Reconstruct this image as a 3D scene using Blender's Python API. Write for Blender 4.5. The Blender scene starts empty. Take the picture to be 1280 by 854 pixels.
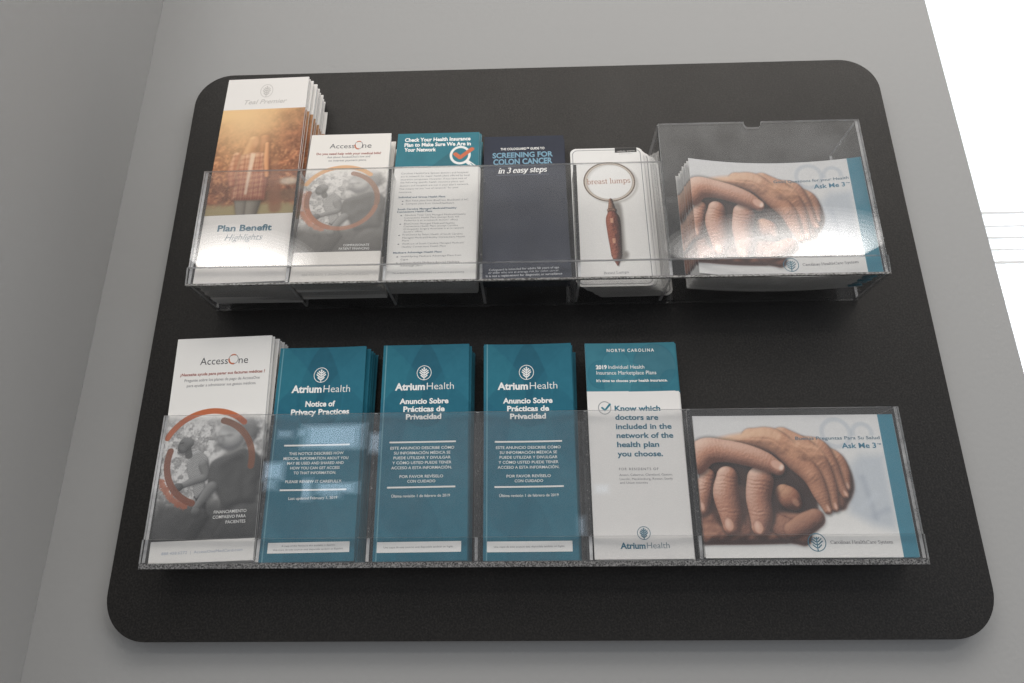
import bpy, bmesh, math, random
import numpy as np
from mathutils import Vector, Matrix

# ------------------------------------------------------------------ camera, world, lamps, exposure
S = bpy.context.scene
COL = S.collection
CM = .01
cam = bpy.data.cameras.new('camera'); camo = bpy.data.objects.new('camera', cam); COL.objects.link(camo)
cam.sensor_width = 36; cam.lens = 829.17 / 1280 * 36; cam.clip_start = .01; cam.clip_end = 200
yaw, pitch, roll = math.radians(-1.555), math.radians(18.874), math.radians(-.364)
camo.location = (.42826, -.7212, .06678)
_f = Vector((math.sin(yaw) * math.cos(pitch), math.cos(yaw) * math.cos(pitch), math.sin(pitch)))
_r = Vector((math.cos(yaw), -math.sin(yaw), 0)); _u = _r.cross(_f)
_r2, _u2 = math.cos(roll) * _r + math.sin(roll) * _u, -math.sin(roll) * _r + math.cos(roll) * _u
camo.rotation_euler = Matrix((_r2, _u2, -_f)).transposed().to_euler()
S.camera = camo
S.view_settings.view_transform = 'Standard'; S.view_settings.look = 'None'
S.view_settings.exposure = 0; S.view_settings.gamma = 1
S.cycles.transparent_max_bounces = 48; S.cycles.max_bounces = 10; S.cycles.glossy_bounces = 4
S.cycles.use_denoising = True; S.cycles.denoiser = 'OPENIMAGEDENOISE'; S.cycles.denoising_input_passes = 'RGB_ALBEDO_NORMAL'; S.cycles.denoising_prefilter = 'FAST'
S.cycles.sample_clamp_indirect = 6

W = bpy.data.worlds.new('World'); S.world = W; W.use_nodes = True     # the dim room around the board: dark below, pale ceiling above
nt = W.node_tree; bg = nt.nodes['Background']
tc = nt.nodes.new('ShaderNodeTexCoord'); sx = nt.nodes.new('ShaderNodeSeparateXYZ')
nt.links.new(tc.outputs['Generated'], sx.inputs[0])
mr = nt.nodes.new('ShaderNodeMapRange'); mr.inputs[1].default_value = -1; mr.inputs[2].default_value = 1
nt.links.new(sx.outputs['Z'], mr.inputs[0])
rp = nt.nodes.new('ShaderNodeValToRGB'); el = rp.color_ramp.elements
el[0].position = 0; el[0].color = (.16, .155, .15, 1)
el[1].position = 1; el[1].color = (1.15, 1.06, .96, 1)
for p_, c_ in ((.46, (.34, .345, .36, 1)), (.52, (.54, .55, .57, 1)), (.62, (.58, .59, .61, 1)), (.68, (.46, .465, .475, 1)), (.735, (.44, .44, .44, 1)), (.79, (1.05, 1.02, .97, 1))):
    e = el.new(p_); e.color = c_
nt.links.new(mr.outputs[0], rp.inputs[0]); nt.links.new(rp.outputs[0], bg.inputs[0]); bg.inputs[1].default_value = .96

def lamp(name, loc, size, power, col, aim, shape='RECTANGLE'):
    l = bpy.data.lights.new(name, 'AREA'); l.shape = shape; l.size, l.size_y = size; l.energy = power; l.color = col
    o = bpy.data.objects.new(name, l); COL.objects.link(o); o.location = loc
    o.rotation_euler = (Vector(aim) - Vector(loc)).to_track_quat('-Z', 'Y').to_euler()
    return o
for lx, ly, w_, d_, p_ in ((-.98, -2.46, .60, .56, 7.6), (1.66, -2.42, 1.0, .58, 14.5)):   # two round ceiling lights: nested discs added to soften the reflected edge
    for k_, (f_, e_) in enumerate([(.80 + .045 * q_, .152 - .006 * q_) for q_ in range(8)]):
        lamp('ceiling_lamp', (lx, ly, 1.5 + .012 * k_), (w_ * f_ , d_ * f_), p_ * e_, (1, .965, .92), (lx, ly, 0), 'ELLIPSE')
lamp('ceiling_panel_lamp', (.75, -1.15, 1.75), (2.6, .8), 24, (1, .965, .92), (.70, -.75, 0))
lamp('cool_lamp', (4.3, -3.0, .1), (1.5, 1.2), 16, (.72, .84, 1), (.2, 0, .3))  # added unseen cool source: brightens the side wall, gives the board bluish sheen
for (wx, wz), (ww, wh), pw in (((-1.12, 1.06), (.42, .15), 1), ((-1.05, 1.0), (.26, .07), .5), ((-1.56, .79), (.13, .11), 1), ((-1.57, .685), (.09, .06), .6), ((-.79, 1.0), (.06, .13), .8), ((-1.06, .655), (.28, .055), 1), ((-1.10, .61), (.14, .05), .5),
                           ((-1.29, .645), (.055, .13), .9), ((-1.5, 1.08), (.10, .04), .7), ((-1.37, 1.09), (.06, .05), .7), ((.96, .63), (.09, .05), .4), ((.80, .36), (.05, .12), .35)):
    for q_ in range(4):                        # the far windows behind the viewer: panes, nested copies added to soften reflected edges
        f_ = .82 + .13 * q_
        lamp('cool_lamp', (wx, -4.5 - .01 * q_, wz), (ww * f_ + .012 * q_, wh * f_ + .012 * q_), 4.6 * pw * ww * wh * f_ * f_, (.62, .82, 1), (wx, 0, wz))

# ------------------------------------------------------------------ measured sizes (cm), texts and picture outlines
SHEETS = {'plan': [12.263, -8.635, 35.442, 9.843, 28.3, 0.061, 0.004, 0.027], 'access': [22.351, -8.659, 35.301, 9.438, 20.207, 0.114, 0.004, 0.006], 'check': [32.445, -8.662, 35.357, 9.749, 20.999, 0.163, 0.001, 0.002], 'navy': [42.598, -8.66, 35.316, 9.56, 21.5, 0.22, 0.002, 0.001], 'lumps': [52.251, -6.426, 35.223, 8.478, 18.31, 0.07, -0.001, 0.001], 'askup': [70.078, -8.633, 35.489, 18.936, 13.98, 0.008, 0.012, -0.009], 'access2': [10.688, -5.328, 7.417, 10.239, 23.135, 0.007, 0.005, 0.033], 'notice': [20.992, -5.328, 7.365, 9.281, 21.959, 0.008, 0.0, 0.013], 'anun1': [32.011, -5.328, 7.369, 9.152, 22.033, 0.008, 0.001, 0.008], 'anun2': [42.711, -5.328, 7.344, 9.219, 21.964, 0.008, -0.002, 0.003], 'nc': [53.517, -5.328, 7.422, 9.484, 21.868, 0.008, -0.002, 0.002], 'asklow': [69.325, -5.327, 7.458, 20.04, 13.738, 0.008, 0.001, -0.001]}
TEXTS = [
  ('plan', 'title', 'Plan Benefit', [1.707, 6.416, 7.697, 6.316, 0.755], {'b': 0.03, 'c': 'slate'}),
  ('plan', 'script_title', 'Highlights', [2.66, 5.188, 6.814, 5.155, 0.779], {'sh': 0.35, 'c': 'slate2', 'b': -0.006}),
  ('plan', 'year', '2019', [3.811, 3.708, 5.65, 3.719, 0.607], {'c': 'lgrey', 'b': 0}),
  ('plan', 'small_print', 'Teal Premier Pro', [2.3, 2.494, 6.708, 2.535, 0.334], {'c': 'vgrey', 'b': 0.01}),
  ('plan', 'small_print', 'Teal Premier Pro Plus (HMO)', [1.741, 1.906, 7.55, 1.987, 0.331], {'c': 'vgrey', 'b': 0.01}),
  ('plan', 'header_text', 'Teal Premier', [2.39, 24.26, 7.524, 24.32, 0.655], {'sh': 0.3, 'c': 'vgrey', 'b': 0.01}),
  ('access', 'logo_text', 'Access', [2.333, 18.112, 5.241, 18.082, 0.673], {'c': 'dgrey', 'b': -0.004}),
  ('access', 'logo_text', 'ne', [6.17, 18.073, 7.233, 18.061, 0.546], {'c': 'dgrey', 'b': -0.004, 'x': 1}),
  ('access', 'question_text', 'Do you need help with your medical bills?', [0.894, 17.167, 8.446, 17.097, 0.306], {'c': 'rust', 'b': 0.02}),
  ('access', 'intro_text', "Ask about AccessOne's low and", [2.182, 16.651, 7.195, 16.658, 0.292], {'c': 'mgrey'}),
  ('access', 'intro_text', 'no interest payment plans.', [2.405, 16.15, 6.827, 16.145, 0.29], {'c': 'mgrey'}),
  ('access', 'caption_text', 'COMPASSIONATE', [5.306, 4.431, 8.118, 4.421, 0.284], {'c': 'white'}),
  ('access', 'caption_text', 'PATIENT FINANCING', [4.866, 3.985, 8.153, 3.969, 0.282], {'c': 'white'}),
  ('access', 'footer_text', '888 458.6272  |  AccessOneMedCard.com', [1.236, 0.807, 8.327, 0.785, 0.249], {'c': 'vgrey'}),
  ('check', 'title', 'Check Your Health Insurance', [0.886, 19.68, 8.713, 19.711, 0.553], {'b': 0.035, 'c': 'white'}),
  ('check', 'title', 'Plan to Make Sure We Are in', [0.883, 18.889, 8.768, 18.907, 0.547], {'b': 0.035, 'c': 'white'}),
  ('check', 'title', 'Your Network', [0.904, 18.122, 4.683, 18.083, 0.542], {'b': 0.035, 'c': 'white'}),
  ('check', 'body_text', 'Carolinas HealthCare System doctors and hospitals', [0.831, 14.609, 8.608, 14.592, 0.245], {'c': 'mgrey'}),
  ('check', 'body_text', 'are in network for major health plans offered by local', [0.802, 14.151, 8.758, 14.161, 0.244], {'c': 'mgrey'}),
  ('check', 'body_text', 'insurance companies. However, if you have one of', [0.837, 13.694, 8.448, 13.705, 0.242], {'c': 'mgrey'}),
  ('check', 'body_text', 'the following specific health insurance plans, our', [0.829, 13.256, 8.162, 13.25, 0.241], {'c': 'mgrey'}),
  ('check', 'body_text', "doctors and hospitals are not in your plan's network.", [0.802, 12.764, 8.704, 12.815, 0.239], {'c': 'mgrey'}),
  ('check', 'body_text', 'This means we are "out of network" for your', [0.764, 12.29, 7.55, 12.376, 0.238], {'c': 'mgrey'}),
  ('check', 'body_text', 'insurance.', [0.78, 11.832, 2.249, 11.833, 0.237], {'c': 'mgrey'}),
  ('check', 'heading_text', 'Individual and Group Health Plans', [0.808, 11.074, 6.097, 11.071, 0.245], {'c': 'slate2', 'b': 0.025}),
  ('check', 'heading_text', 'South Carolina Managed Medicaid/Healthy', [0.819, 9.355, 7.437, 9.424, 0.239], {'c': 'slate2', 'b': 0.025}),
  ('check', 'heading_text', 'Connections Health Plans', [0.786, 8.983, 4.716, 9.024, 0.239], {'c': 'slate2', 'b': 0.025}),
  ('check', 'bullet_text', 'Blue Value plans from BlueCross BlueShield of NC', [1.646, 10.575, 8.706, 10.569, 0.232], {'c': 'mgrey'}),
  ('check', 'bullet_text', 'Compass plans from UnitedHealthcare', [1.679, 10.14, 7.12, 10.139, 0.23], {'c': 'mgrey'}),
  ('check', 'bullet_text', 'Absolute Total Care Managed Medicaid/Healthy', [1.673, 8.525, 8.498, 8.515, 0.225], {'c': 'mgrey'}),
  ('check', 'bullet_text', 'Connections Health Plans (except Rock Hill', [1.671, 8.144, 7.736, 8.167, 0.224], {'c': 'mgrey'}),
  ('check', 'bullet_text', "Pediatrics is an in-network doctors' office)", [1.698, 7.777, 7.595, 7.78, 0.223], {'c': 'mgrey'}),
  ('check', 'bullet_text', 'BlueChoice Managed Medicaid/Healthy', [1.681, 7.322, 7.303, 7.308, 0.221], {'c': 'mgrey'}),
  ('check', 'bullet_text', 'Connections Health Plans (except Carolina', [1.677, 6.959, 7.672, 6.979, 0.22], {'c': 'mgrey'}),
  ('check', 'bullet_text', 'Orthopaedic Surgery Associates is an in-network', [1.685, 6.586, 8.344, 6.62, 0.219], {'c': 'mgrey'}),
  ('check', 'bullet_text', "doctors' office)", [1.713, 6.227, 3.767, 6.251, 0.218], {'c': 'mgrey'}),
  ('check', 'bullet_text', 'FirstChoice by Select Health of South Carolina', [1.641, 5.821, 8.215, 5.812, 0.216], {'c': 'mgrey'}),
  ('check', 'bullet_text', 'Managed Medicaid/Healthy Connections Health', [1.652, 5.403, 8.478, 5.431, 0.215], {'c': 'mgrey'}),
  ('check', 'bullet_text', 'Plans', [1.651, 5.026, 2.396, 5.038, 0.215], {'c': 'mgrey'}),
  ('check', 'bullet_text', 'WellCare of South Carolina Managed Medicaid/', [1.654, 4.589, 8.42, 4.623, 0.212], {'c': 'mgrey'}),
  ('check', 'bullet_text', 'Healthy Connections Health Plans', [1.685, 4.19, 6.459, 4.236, 0.211], {'c': 'mgrey'}),
  ('check', 'bullet_text', 'HealthSpring Medicare Advantage Plans from', [1.683, 2.926, 8.148, 2.977, 0.207], {'c': 'mgrey'}),
  ('check', 'bullet_text', 'Cigna', [1.673, 2.538, 2.495, 2.55, 0.207], {'c': 'mgrey'}),
  ('check', 'bullet_text', 'Gateway Health Medicare Assured Medicare', [1.676, 2.116, 7.957, 2.14, 0.205], {'c': 'mgrey'}),
  ('check', 'bullet_text', 'Advantage plans', [1.676, 1.744, 4.062, 1.762, 0.204], {'c': 'mgrey'}),
  ('check', 'heading_text', 'Medicare Advantage Health Plans', [0.794, 3.427, 6.042, 3.47, 0.22], {'c': 'slate2', 'b': 0.025}),
  ('check', 'footnote_text', '*This list does not include all insurance plans; it is current at the time of printing.', [0.837, 0.816, 8.552, 0.846, 0.161], {'c': 'mgrey'}),
  ('navy', 'header_text', 'THE COLOGUARD™ GUIDE TO', [1.981, 19.119, 7.222, 19.165, 0.365], {'c': 'white', 'b': 0.02}),
  ('navy', 'title', 'SCREENING FOR', [1.034, 17.821, 8.196, 17.954, 0.808], {'c': 'sky', 'b': 0.03}),
  ('navy', 'title', 'COLON CANCER', [1.137, 16.685, 8.106, 16.818, 0.882], {'c': 'sky', 'b': 0.035}),
  ('navy', 'subtitle', 'in 3 easy steps', [1.702, 15.292, 7.46, 15.449, 0.839], {'c': 'white', 'b': 0.015, 'serif': 1, 'it': 1}),
  ('navy', 'notice_text', 'Cologuard is intended for adults 50 years of age', [0.895, 1.042, 8.293, 1.265, 0.266], {'c': 'pale', 'b': 0.01}),
  ('navy', 'notice_text', 'or older who are at average risk for colon cancer.', [0.849, 0.67, 8.314, 0.866, 0.265], {'c': 'pale', 'b': 0.01}),
  ('navy', 'notice_text', 'It is not a replacement for diagnostic or surveillance', [0.598, 0.235, 8.609, 0.439, 0.263], {'c': 'pale', 'b': 0.01}),
  ('lumps', 'title', 'breast lumps', [1.781, 13.226, 6.751, 13.34, 0.708], {'c': 'tan', 'serif': 1}),
  ('lumps', 'footer_text', 'Breast Lumps', [3.017, 1.478, 5.721, 1.566, 0.295], {'c': 'mgrey', 'serif': 1}),
  ('asklow', 'question_text', 'Buenas Preguntas Para Su Salud', [10.034, 11.22, 18.371, 11.214, 0.317], {'c': 'slate', 'b': 0.008}),
  ('asklow', 'title', 'Ask Me 3', [14.505, 10.343, 17.888, 10.351, 0.498], {'c': 'askteal', 'b': 0.02}),
  ('asklow', 'title', '™', [17.997, 10.588, 18.397, 10.584, 0.193], {'c': 'askteal', 'b': 0.01}),
  ('asklow', 'logo_text', 'Carolinas HealthCare System', [11.91, 1.244, 17.779, 1.236, 0.289], {'c': 'dgrey', 'serif': 1}),
  ('access2', 'logo_text', 'Access', [2.727, 20.103, 5.7, 20.099, 0.791], {'c': 'dgrey', 'b': -0.003}),
  ('access2', 'logo_text', 'ne', [6.865, 20.109, 7.878, 20.111, 0.568], {'c': 'dgrey', 'b': -0.003, 'x': 1}),
  ('access2', 'question_text', '¿Necesita ayuda para pagar sus facturas médicas ?', [0.748, 18.914, 9.806, 18.993, 0.298], {'c': 'rust', 'b': 0.02}),
  ('access2', 'intro_text', 'Pregunte sobre los planes de pago de AccessOne', [1.283, 18.272, 9.296, 18.3, 0.305], {'c': 'mgrey'}),
  ('access2', 'intro_text', 'para ayudar a administrar sus gastos médicos.', [1.606, 17.691, 8.971, 17.722, 0.303], {'c': 'mgrey'}),
  ('access2', 'caption_text', 'FINANCIAMIENTO', [5.92, 4.528, 9.167, 4.573, 0.288], {'c': 'white', 'b': 0.005}),
  ('access2', 'caption_text', 'COMPASIVO PARA', [5.868, 4.041, 9.148, 4.068, 0.287], {'c': 'white', 'b': 0.005}),
  ('access2', 'caption_text', 'PACIENTES', [7.195, 3.534, 9.149, 3.565, 0.285], {'c': 'white', 'b': 0.005}),
  ('access2', 'footer_text', '888 458.6272  |  AccessOneMedCard.com', [1.206, 0.791, 9.132, 0.896, 0.254], {'c': 'bluegrey'}),
  ('notice', 'logo_text', 'Atrium', [1.606, 16.976, 4.781, 16.95, 0.75], {'c': 'white', 'b': 0.035}),
  ('notice', 'logo_text', 'Health', [4.972, 16.946, 7.804, 16.907, 0.765], {'c': 'white', 'b': -0.006}),
  ('notice', 'title', 'Notice of', [3.2, 15.44, 6.322, 15.42, 0.558], {'c': 'white', 'b': 0.035}),
  ('notice', 'title', 'Privacy Practices', [1.772, 14.584, 7.883, 14.553, 0.552], {'c': 'white', 'b': 0.035}),
  ('notice', 'body_text', 'THIS NOTICE DESCRIBES HOW', [1.987, 10.393, 7.587, 10.358, 0.269], {'c': 'white', 'b': 0.012}),
  ('notice', 'body_text', 'MEDICAL INFORMATION ABOUT YOU', [1.473, 9.914, 8.111, 9.851, 0.267], {'c': 'white', 'b': 0.012}),
  ('notice', 'body_text', 'MAY BE USED AND SHARED AND', [1.888, 9.426, 7.663, 9.377, 0.265], {'c': 'white', 'b': 0.012}),
  ('notice', 'body_text', 'HOW YOU CAN GET ACCESS', [2.243, 8.934, 7.275, 8.887, 0.263], {'c': 'white', 'b': 0.012}),
  ('notice', 'body_text', 'TO THAT INFORMATION.', [2.623, 8.445, 6.946, 8.399, 0.262], {'c': 'white', 'b': 0.012}),
  ('notice', 'body_text', 'PLEASE REVIEW IT CAREFULLY.', [1.878, 7.583, 7.611, 7.538, 0.259], {'c': 'white', 'b': 0.012}),
  ('notice', 'date_text', 'Last updated February 1, 2019', [2.342, 5.926, 7.241, 5.943, 0.253], {'c': 'white', 'b': 0.008}),
  ('notice', 'strip_text', 'A copy of this Notice is also available in Spanish.', [2.094, 1.447, 7.367, 1.479, 0.151], {'c': 'mgrey'}),
  ('notice', 'strip_text', 'Una copia de este anuncio está disponible también en Español.', [1.311, 1.094, 8.17, 1.118, 0.15], {'c': 'mgrey'}),
  ('anun1', 'logo_text', 'Atrium', [1.409, 17.039, 4.562, 17.055, 0.723], {'c': 'white', 'b': 0.035}),
  ('anun1', 'logo_text', 'Health', [4.749, 17.064, 7.591, 17.062, 0.74], {'c': 'white', 'b': -0.006}),
  ('anun1', 'title', 'Anuncio Sobre', [1.958, 15.565, 7.057, 15.559, 0.535], {'c': 'white', 'b': 0.035}),
  ('anun1', 'title', 'Prácticas de', [2.38, 14.731, 6.683, 14.722, 0.531], {'c': 'white', 'b': 0.035}),
  ('anun1', 'title', 'Privacidad', [2.681, 13.914, 6.34, 13.92, 0.527], {'c': 'white', 'b': 0.035}),
  ('anun1', 'body_text', 'ESTE ANUNCIO DESCRIBE CÓMO', [1.242, 10.819, 7.735, 10.797, 0.268], {'c': 'white', 'b': 0.012}),
  ('anun1', 'body_text', 'SU INFORMACIÓN MÉDICA SE', [1.617, 10.313, 7.352, 10.306, 0.267], {'c': 'white', 'b': 0.012}),
  ('anun1', 'body_text', 'PUEDE UTILIZAR Y DIVULGAR', [1.589, 9.821, 7.388, 9.814, 0.266], {'c': 'white', 'b': 0.012}),
  ('anun1', 'body_text', 'Y CÓMO USTED PUEDE TENER', [1.496, 9.322, 7.472, 9.316, 0.265], {'c': 'white', 'b': 0.012}),
  ('anun1', 'body_text', 'ACCESO A ESTA INFORMACIÓN.', [1.412, 8.825, 7.526, 8.81, 0.264], {'c': 'white', 'b': 0.012}),
  ('anun1', 'body_text', 'POR FAVOR REV~SE^LO', [2.281, 7.946, 6.664, 7.949, 0.262], {'c': 'white', 'b': 0.012}),
  ('anun1', 'body_text', 'CON CUIDADO', [3.081, 7.47, 5.894, 7.47, 0.26], {'c': 'white', 'b': 0.012}),
  ('anun1', 'date_text', 'Última revisión 1 de febrero de 2019', [1.558, 6.033, 7.381, 6.054, 0.257], {'c': 'white', 'b': 0.008}),
  ('anun1', 'strip_text', 'Una copia de este anuncio está disponible también en Inglés.', [1.031, 1.223, 7.827, 1.246, 0.171], {'c': 'mgrey'}),
  ('nc', 'header_text', 'NORTH CAROLINA', [2.308, 20.9, 7.297, 20.874, 0.335], {'c': 'white', 'b': 0.02, 'sp': 1.35}),
  ('nc', 'heading_text', '2019', [1.064, 19.006, 2.225, 19.018, 0.401], {'c': 'white', 'b': 0.04}),
  ('nc', 'heading_text', 'Individual Health', [2.373, 19.024, 6.134, 18.999, 0.4], {'c': 'white'}),
  ('nc', 'heading_text', 'Insurance Marketplace Plans', [1.093, 18.404, 7.328, 18.351, 0.398], {'c': 'white'}),
  ('nc', 'slogan_text', "It's time to choose your health insurance.", [1.053, 17.595, 8.422, 17.551, 0.274], {'c': 'white', 'b': 0.025}),
  ('nc', 'title', 'Know which', [2.768, 14.508, 7.428, 14.448, 0.518], {'c': 'ncteal', 'b': 0.028}),
  ('nc', 'title', 'doctors are', [2.771, 13.574, 7.145, 13.507, 0.53], {'c': 'ncteal', 'b': 0.028}),
  ('nc', 'title', 'included in the', [2.781, 12.606, 8.408, 12.56, 0.525], {'c': 'ncteal', 'b': 0.028}),
  ('nc', 'title', 'network of the', [2.794, 11.693, 8.499, 11.633, 0.521], {'c': 'ncteal', 'b': 0.028}),
  ('nc', 'title', 'health plan', [2.795, 10.76, 7.014, 10.74, 0.517], {'c': 'ncteal', 'b': 0.028}),
  ('nc', 'title', 'you choose.', [2.778, 9.826, 7.322, 9.794, 0.512], {'c': 'ncteal', 'b': 0.028}),
  ('nc', 'residents_text', 'FOR RESIDENTS OF', [2.845, 8.442, 6.749, 8.412, 0.237], {'c': 'mgrey', 'sp': 1.3, 'b': 0.01}),
  ('nc', 'residents_text', 'Anson, Cabarrus, Cleveland, Gaston,', [2.827, 7.873, 8.085, 7.869, 0.212], {'c': 'mgrey'}),
  ('nc', 'residents_text', 'Lincoln, Mecklenburg, Rowan, Stanly', [2.851, 7.466, 8.087, 7.465, 0.211], {'c': 'mgrey'}),
  ('nc', 'residents_text', 'and Union counties', [2.865, 7.108, 5.595, 7.106, 0.211], {'c': 'mgrey'}),
  ('nc', 'logo_text', 'Atrium', [2.529, 0.976, 4.926, 0.964, 0.532], {'c': 'ncteal', 'b': 0.035}),
  ('nc', 'logo_text', 'Health', [5.066, 0.974, 7.218, 0.986, 0.545], {'c': 'greyteal', 'b': -0.004}),
]
MARKS = {
  'notice_logo': [4.609, 18.855, 0.793, 0.835],
  'anun1_logo': [4.423, 18.9, 0.781, 0.81],
  'nc_logo': [4.853, 2.399, 0.645, 0.627],
  'asklow_logo': [10.64, 1.382, 0.869, 0.844],
  'plan_logo': [4.87, 26.304, 0.771, 1.027],
  'access_O': [5.719, 18.505, 0.472, 0.615],
  'access2_O': [6.283, 20.602, 0.53, 0.562],
  'nc_check': [1.755, 14.822, 0.635, 0.651],
  'nc_banner': [[0.02, 16.59], [9.47, 16.5]],
  'check_banner': [[0.08, 15.8], [9.81, 15.72]],
  'check_ring': [7.562, 17.388, 1.205, 1.65],
  'check_tick': [[6.99, 17.57], [7.54, 17.0], [8.93, 18.32]],
  'check_handle': [[8.43, 16.35], [9.65, 15.12]],
  'notice_rules': [[1.41, 11.37], [8.15, 11.34], [1.4, 6.88], [8.12, 6.83]],
  'notice_box': [[0.77, 0.85], [8.83, 0.84], [8.78, 1.84]],
  'anun1_rules': [[1.12, 11.54], [7.89, 11.54], [1.09, 7.01], [7.9, 7.02]],
  'anun1_box': [[0.37, 0.82], [8.57, 0.82], [8.55, 1.81]],
  'navy_rules': [[1.69, 16.37], [7.65, 16.51], [1.54, 14.99], [7.67, 15.05]],
  'lumps_tag': [[5.25, 17.62], [7.79, 17.67], [7.81, 18.31], [5.26, 18.3]],
  'lumps_ring': [4.343, 13.553, 2.846, 3.489],
  'lumps_ringy': [4.343, 13.553, 2.15, 2.623],
  'lumps_handle': [[4.33, 10.9], [4.39, 9.76], [4.29, 4.21], [4.57, 3.92], [4.63, 2.65]],
  'dots': [[1.3, 10.61], [1.3, 10.2], [1.3, 8.57], [1.28, 7.38], [1.27, 5.85], [1.28, 4.66], [1.29, 2.99], [1.29, 2.18]],
  'plan_photo': [[-0.16, 23.47], [9.66, 23.45], [0.32, 8.52], [9.48, 8.46]],
  'access2_photo': [[0.01, 14.42], [10.29, 14.39], [-0.18, 2.04], [10.27, 2.02]],
  'access_photo': [[-0.51, 14.79], [9.33, 14.9], [-0.26, 3.77], [9.42, 3.78]],
}
RUN = {
  'head1': [2.317, 11.563, 0.771, 0.773],
  'head2': [6.843, 12.153, 1.362, 1.384],
  'face1': [[1.58, 11.78], [1.74, 11.21], [2.03, 10.57], [2.46, 10.4], [2.91, 10.71]],
  'torso1': [[2.86, 10.6], [3.66, 11.06], [4.71, 10.16], [4.99, 9.12], [4.49, 8.3], [4.85, 6.87], [3.93, 5.88], [3.43, 7.49], [2.92, 8.31], [2.58, 9.76]],
  'arm1': [[4.3, 9.44], [4.66, 8.3], [3.5, 7.8], [2.0, 7.26]],
  'tshirt': [[5.02, 9.64], [5.68, 9.99], [6.58, 10.42], [8.22, 10.93], [9.62, 10.53], [10.39, 9.48], [10.31, 8.25], [9.92, 7.44], [10.02, 5.35], [8.48, 5.46], [6.8, 4.88], [6.0, 6.77], [4.97, 7.32]],
  'arm2': [[5.44, 7.17], [4.72, 6.17], [4.02, 5.09]],
  'fist2': [[4.05, 4.79]],
  'arm3': [[10.03, 9.28], [10.26, 7.85], [10.15, 6.64]],
  'neck2': [[7.14, 11.19], [7.61, 10.66]],
  'hair2': [[7.9, 14.24], [8.54, 13.54], [8.93, 12.67], [8.59, 11.6]],
  'trousers': [[5.94, 2.37], [7.15, 4.48], [8.67, 5.65], [10.32, 5.45], [10.66, 3.5], [10.17, 2.08], [6.17, 2.08]],
  'trou1': [[3.68, 6.28], [4.85, 6.87], [5.04, 5.08], [3.79, 3.53], [2.95, 2.09], [4.36, 2.09], [5.54, 4.3]],
  'blur1': [[0.96, 3.34]],
  'outer': [[4.73, 9.95]],
  'inner': [[4.92, 9.74]],
  'outerR': [[9.77, 9.91]],
  'innerR': [[9.23, 9.7]],
  'gnd': [[-1.14, 5.11]],
}
HANDS = {
  'base': [[-0.2, 5.38], [-0.18, 3.33], [-0.02, 1.22], [4.45, 1.21], [7.93, 1.27], [9.21, 1.72], [10.08, 2.11], [11.09, 2.7], [11.32, 3.5], [10.65, 4.4], [9.57, 4.11], [7.35, 4.52], [6.89, 5.75], [3.47, 7.03], [0.1, 7.47]],
  'cavity': [[3.59, 8.08], [5.37, 8.71], [8.26, 8.05], [9.22, 7.4], [10.68, 5.94], [11.28, 4.5], [10.39, 4.1], [7.09, 4.12], [6.58, 6.59], [4.08, 6.81]],
  'fardark': [[13.31, 9.28], [14.07, 8.21], [14.2, 6.54], [13.5, 4.9]],
  'lf1': [[0.94, 7.78], [0.45, 6.21], [0.13, 4.55]],
  'lf2': [[2.85, 7.62], [2.55, 5.99], [2.77, 4.13], [2.76, 2.92]],
  'lf3': [[6.05, 7.32], [5.65, 5.55], [5.72, 3.92], [5.52, 2.81]],
  'lthumb': [[8.18, 5.99], [8.64, 5.54], [9.05, 5.08]],
  'lf4': [[8.51, 2.51], [9.83, 3.1], [10.83, 3.6]],
  'lf5': [[6.78, 3.31], [8.1, 2.51], [9.44, 1.91]],
  'nail1': [[0.15, 4.8]],
  'nail2': [[2.53, 3.08]],
  'nail3': [[5.31, 2.81]],
  'nailT': [[7.82, 8.69]],
  'nail4': [[12.1, 4.26]],
  'back': [[0.02, 8.97], [0.51, 10.71], [1.78, 11.47], [3.58, 11.89], [5.35, 12.16], [6.93, 12.59], [8.0, 12.44], [8.98, 11.72], [9.98, 11.16], [11.45, 10.92], [12.46, 10.58], [12.92, 9.5], [11.97, 8.86], [10.32, 9.09], [8.68, 9.54], [7.03, 9.99], [4.93, 10.44], [2.34, 10.47], [0.67, 8.96]],
  'thumb': [[-0.07, 9.19], [1.0, 10.16], [2.74, 10.2], [4.85, 9.79], [6.7, 9.13], [7.89, 8.43]],
  'idx': [[5.7, 11.42], [7.83, 11.18], [9.71, 9.31], [11.14, 7.6], [11.71, 5.93], [12.17, 4.4]],
  'mid': [[8.72, 11.39], [10.71, 10.27], [11.97, 8.86], [12.68, 6.75], [12.9, 4.6]],
  'ring': [[10.56, 10.71], [12.21, 10.32], [13.1, 8.64], [13.55, 6.95], [14.08, 5.81]],
  'pin': [[12.39, 10.15], [13.73, 9.28], [14.25, 8.0], [14.35, 6.53]],
  'sleeve': [[15.13, 8.84], [16.12, 9.68], [18.43, 9.66], [18.59, 3.27], [18.23, 2.48], [16.3, 2.88], [14.28, 4.09], [14.09, 5.3]],
  'faint': [[14.13, 11.88], [16.73, 11.85]],
  'tip5': [[11.29, 3.3]],
  'gap1': [[1.43, 7.46], [1.09, 4.96], [1.68, 3.13]],
  'gap2': [[4.36, 7.76], [4.27, 5.56], [4.11, 3.12]],
  'gap3': [[7.28, 6.79], [7.16, 4.93], [6.74, 3.31]],
}
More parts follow.
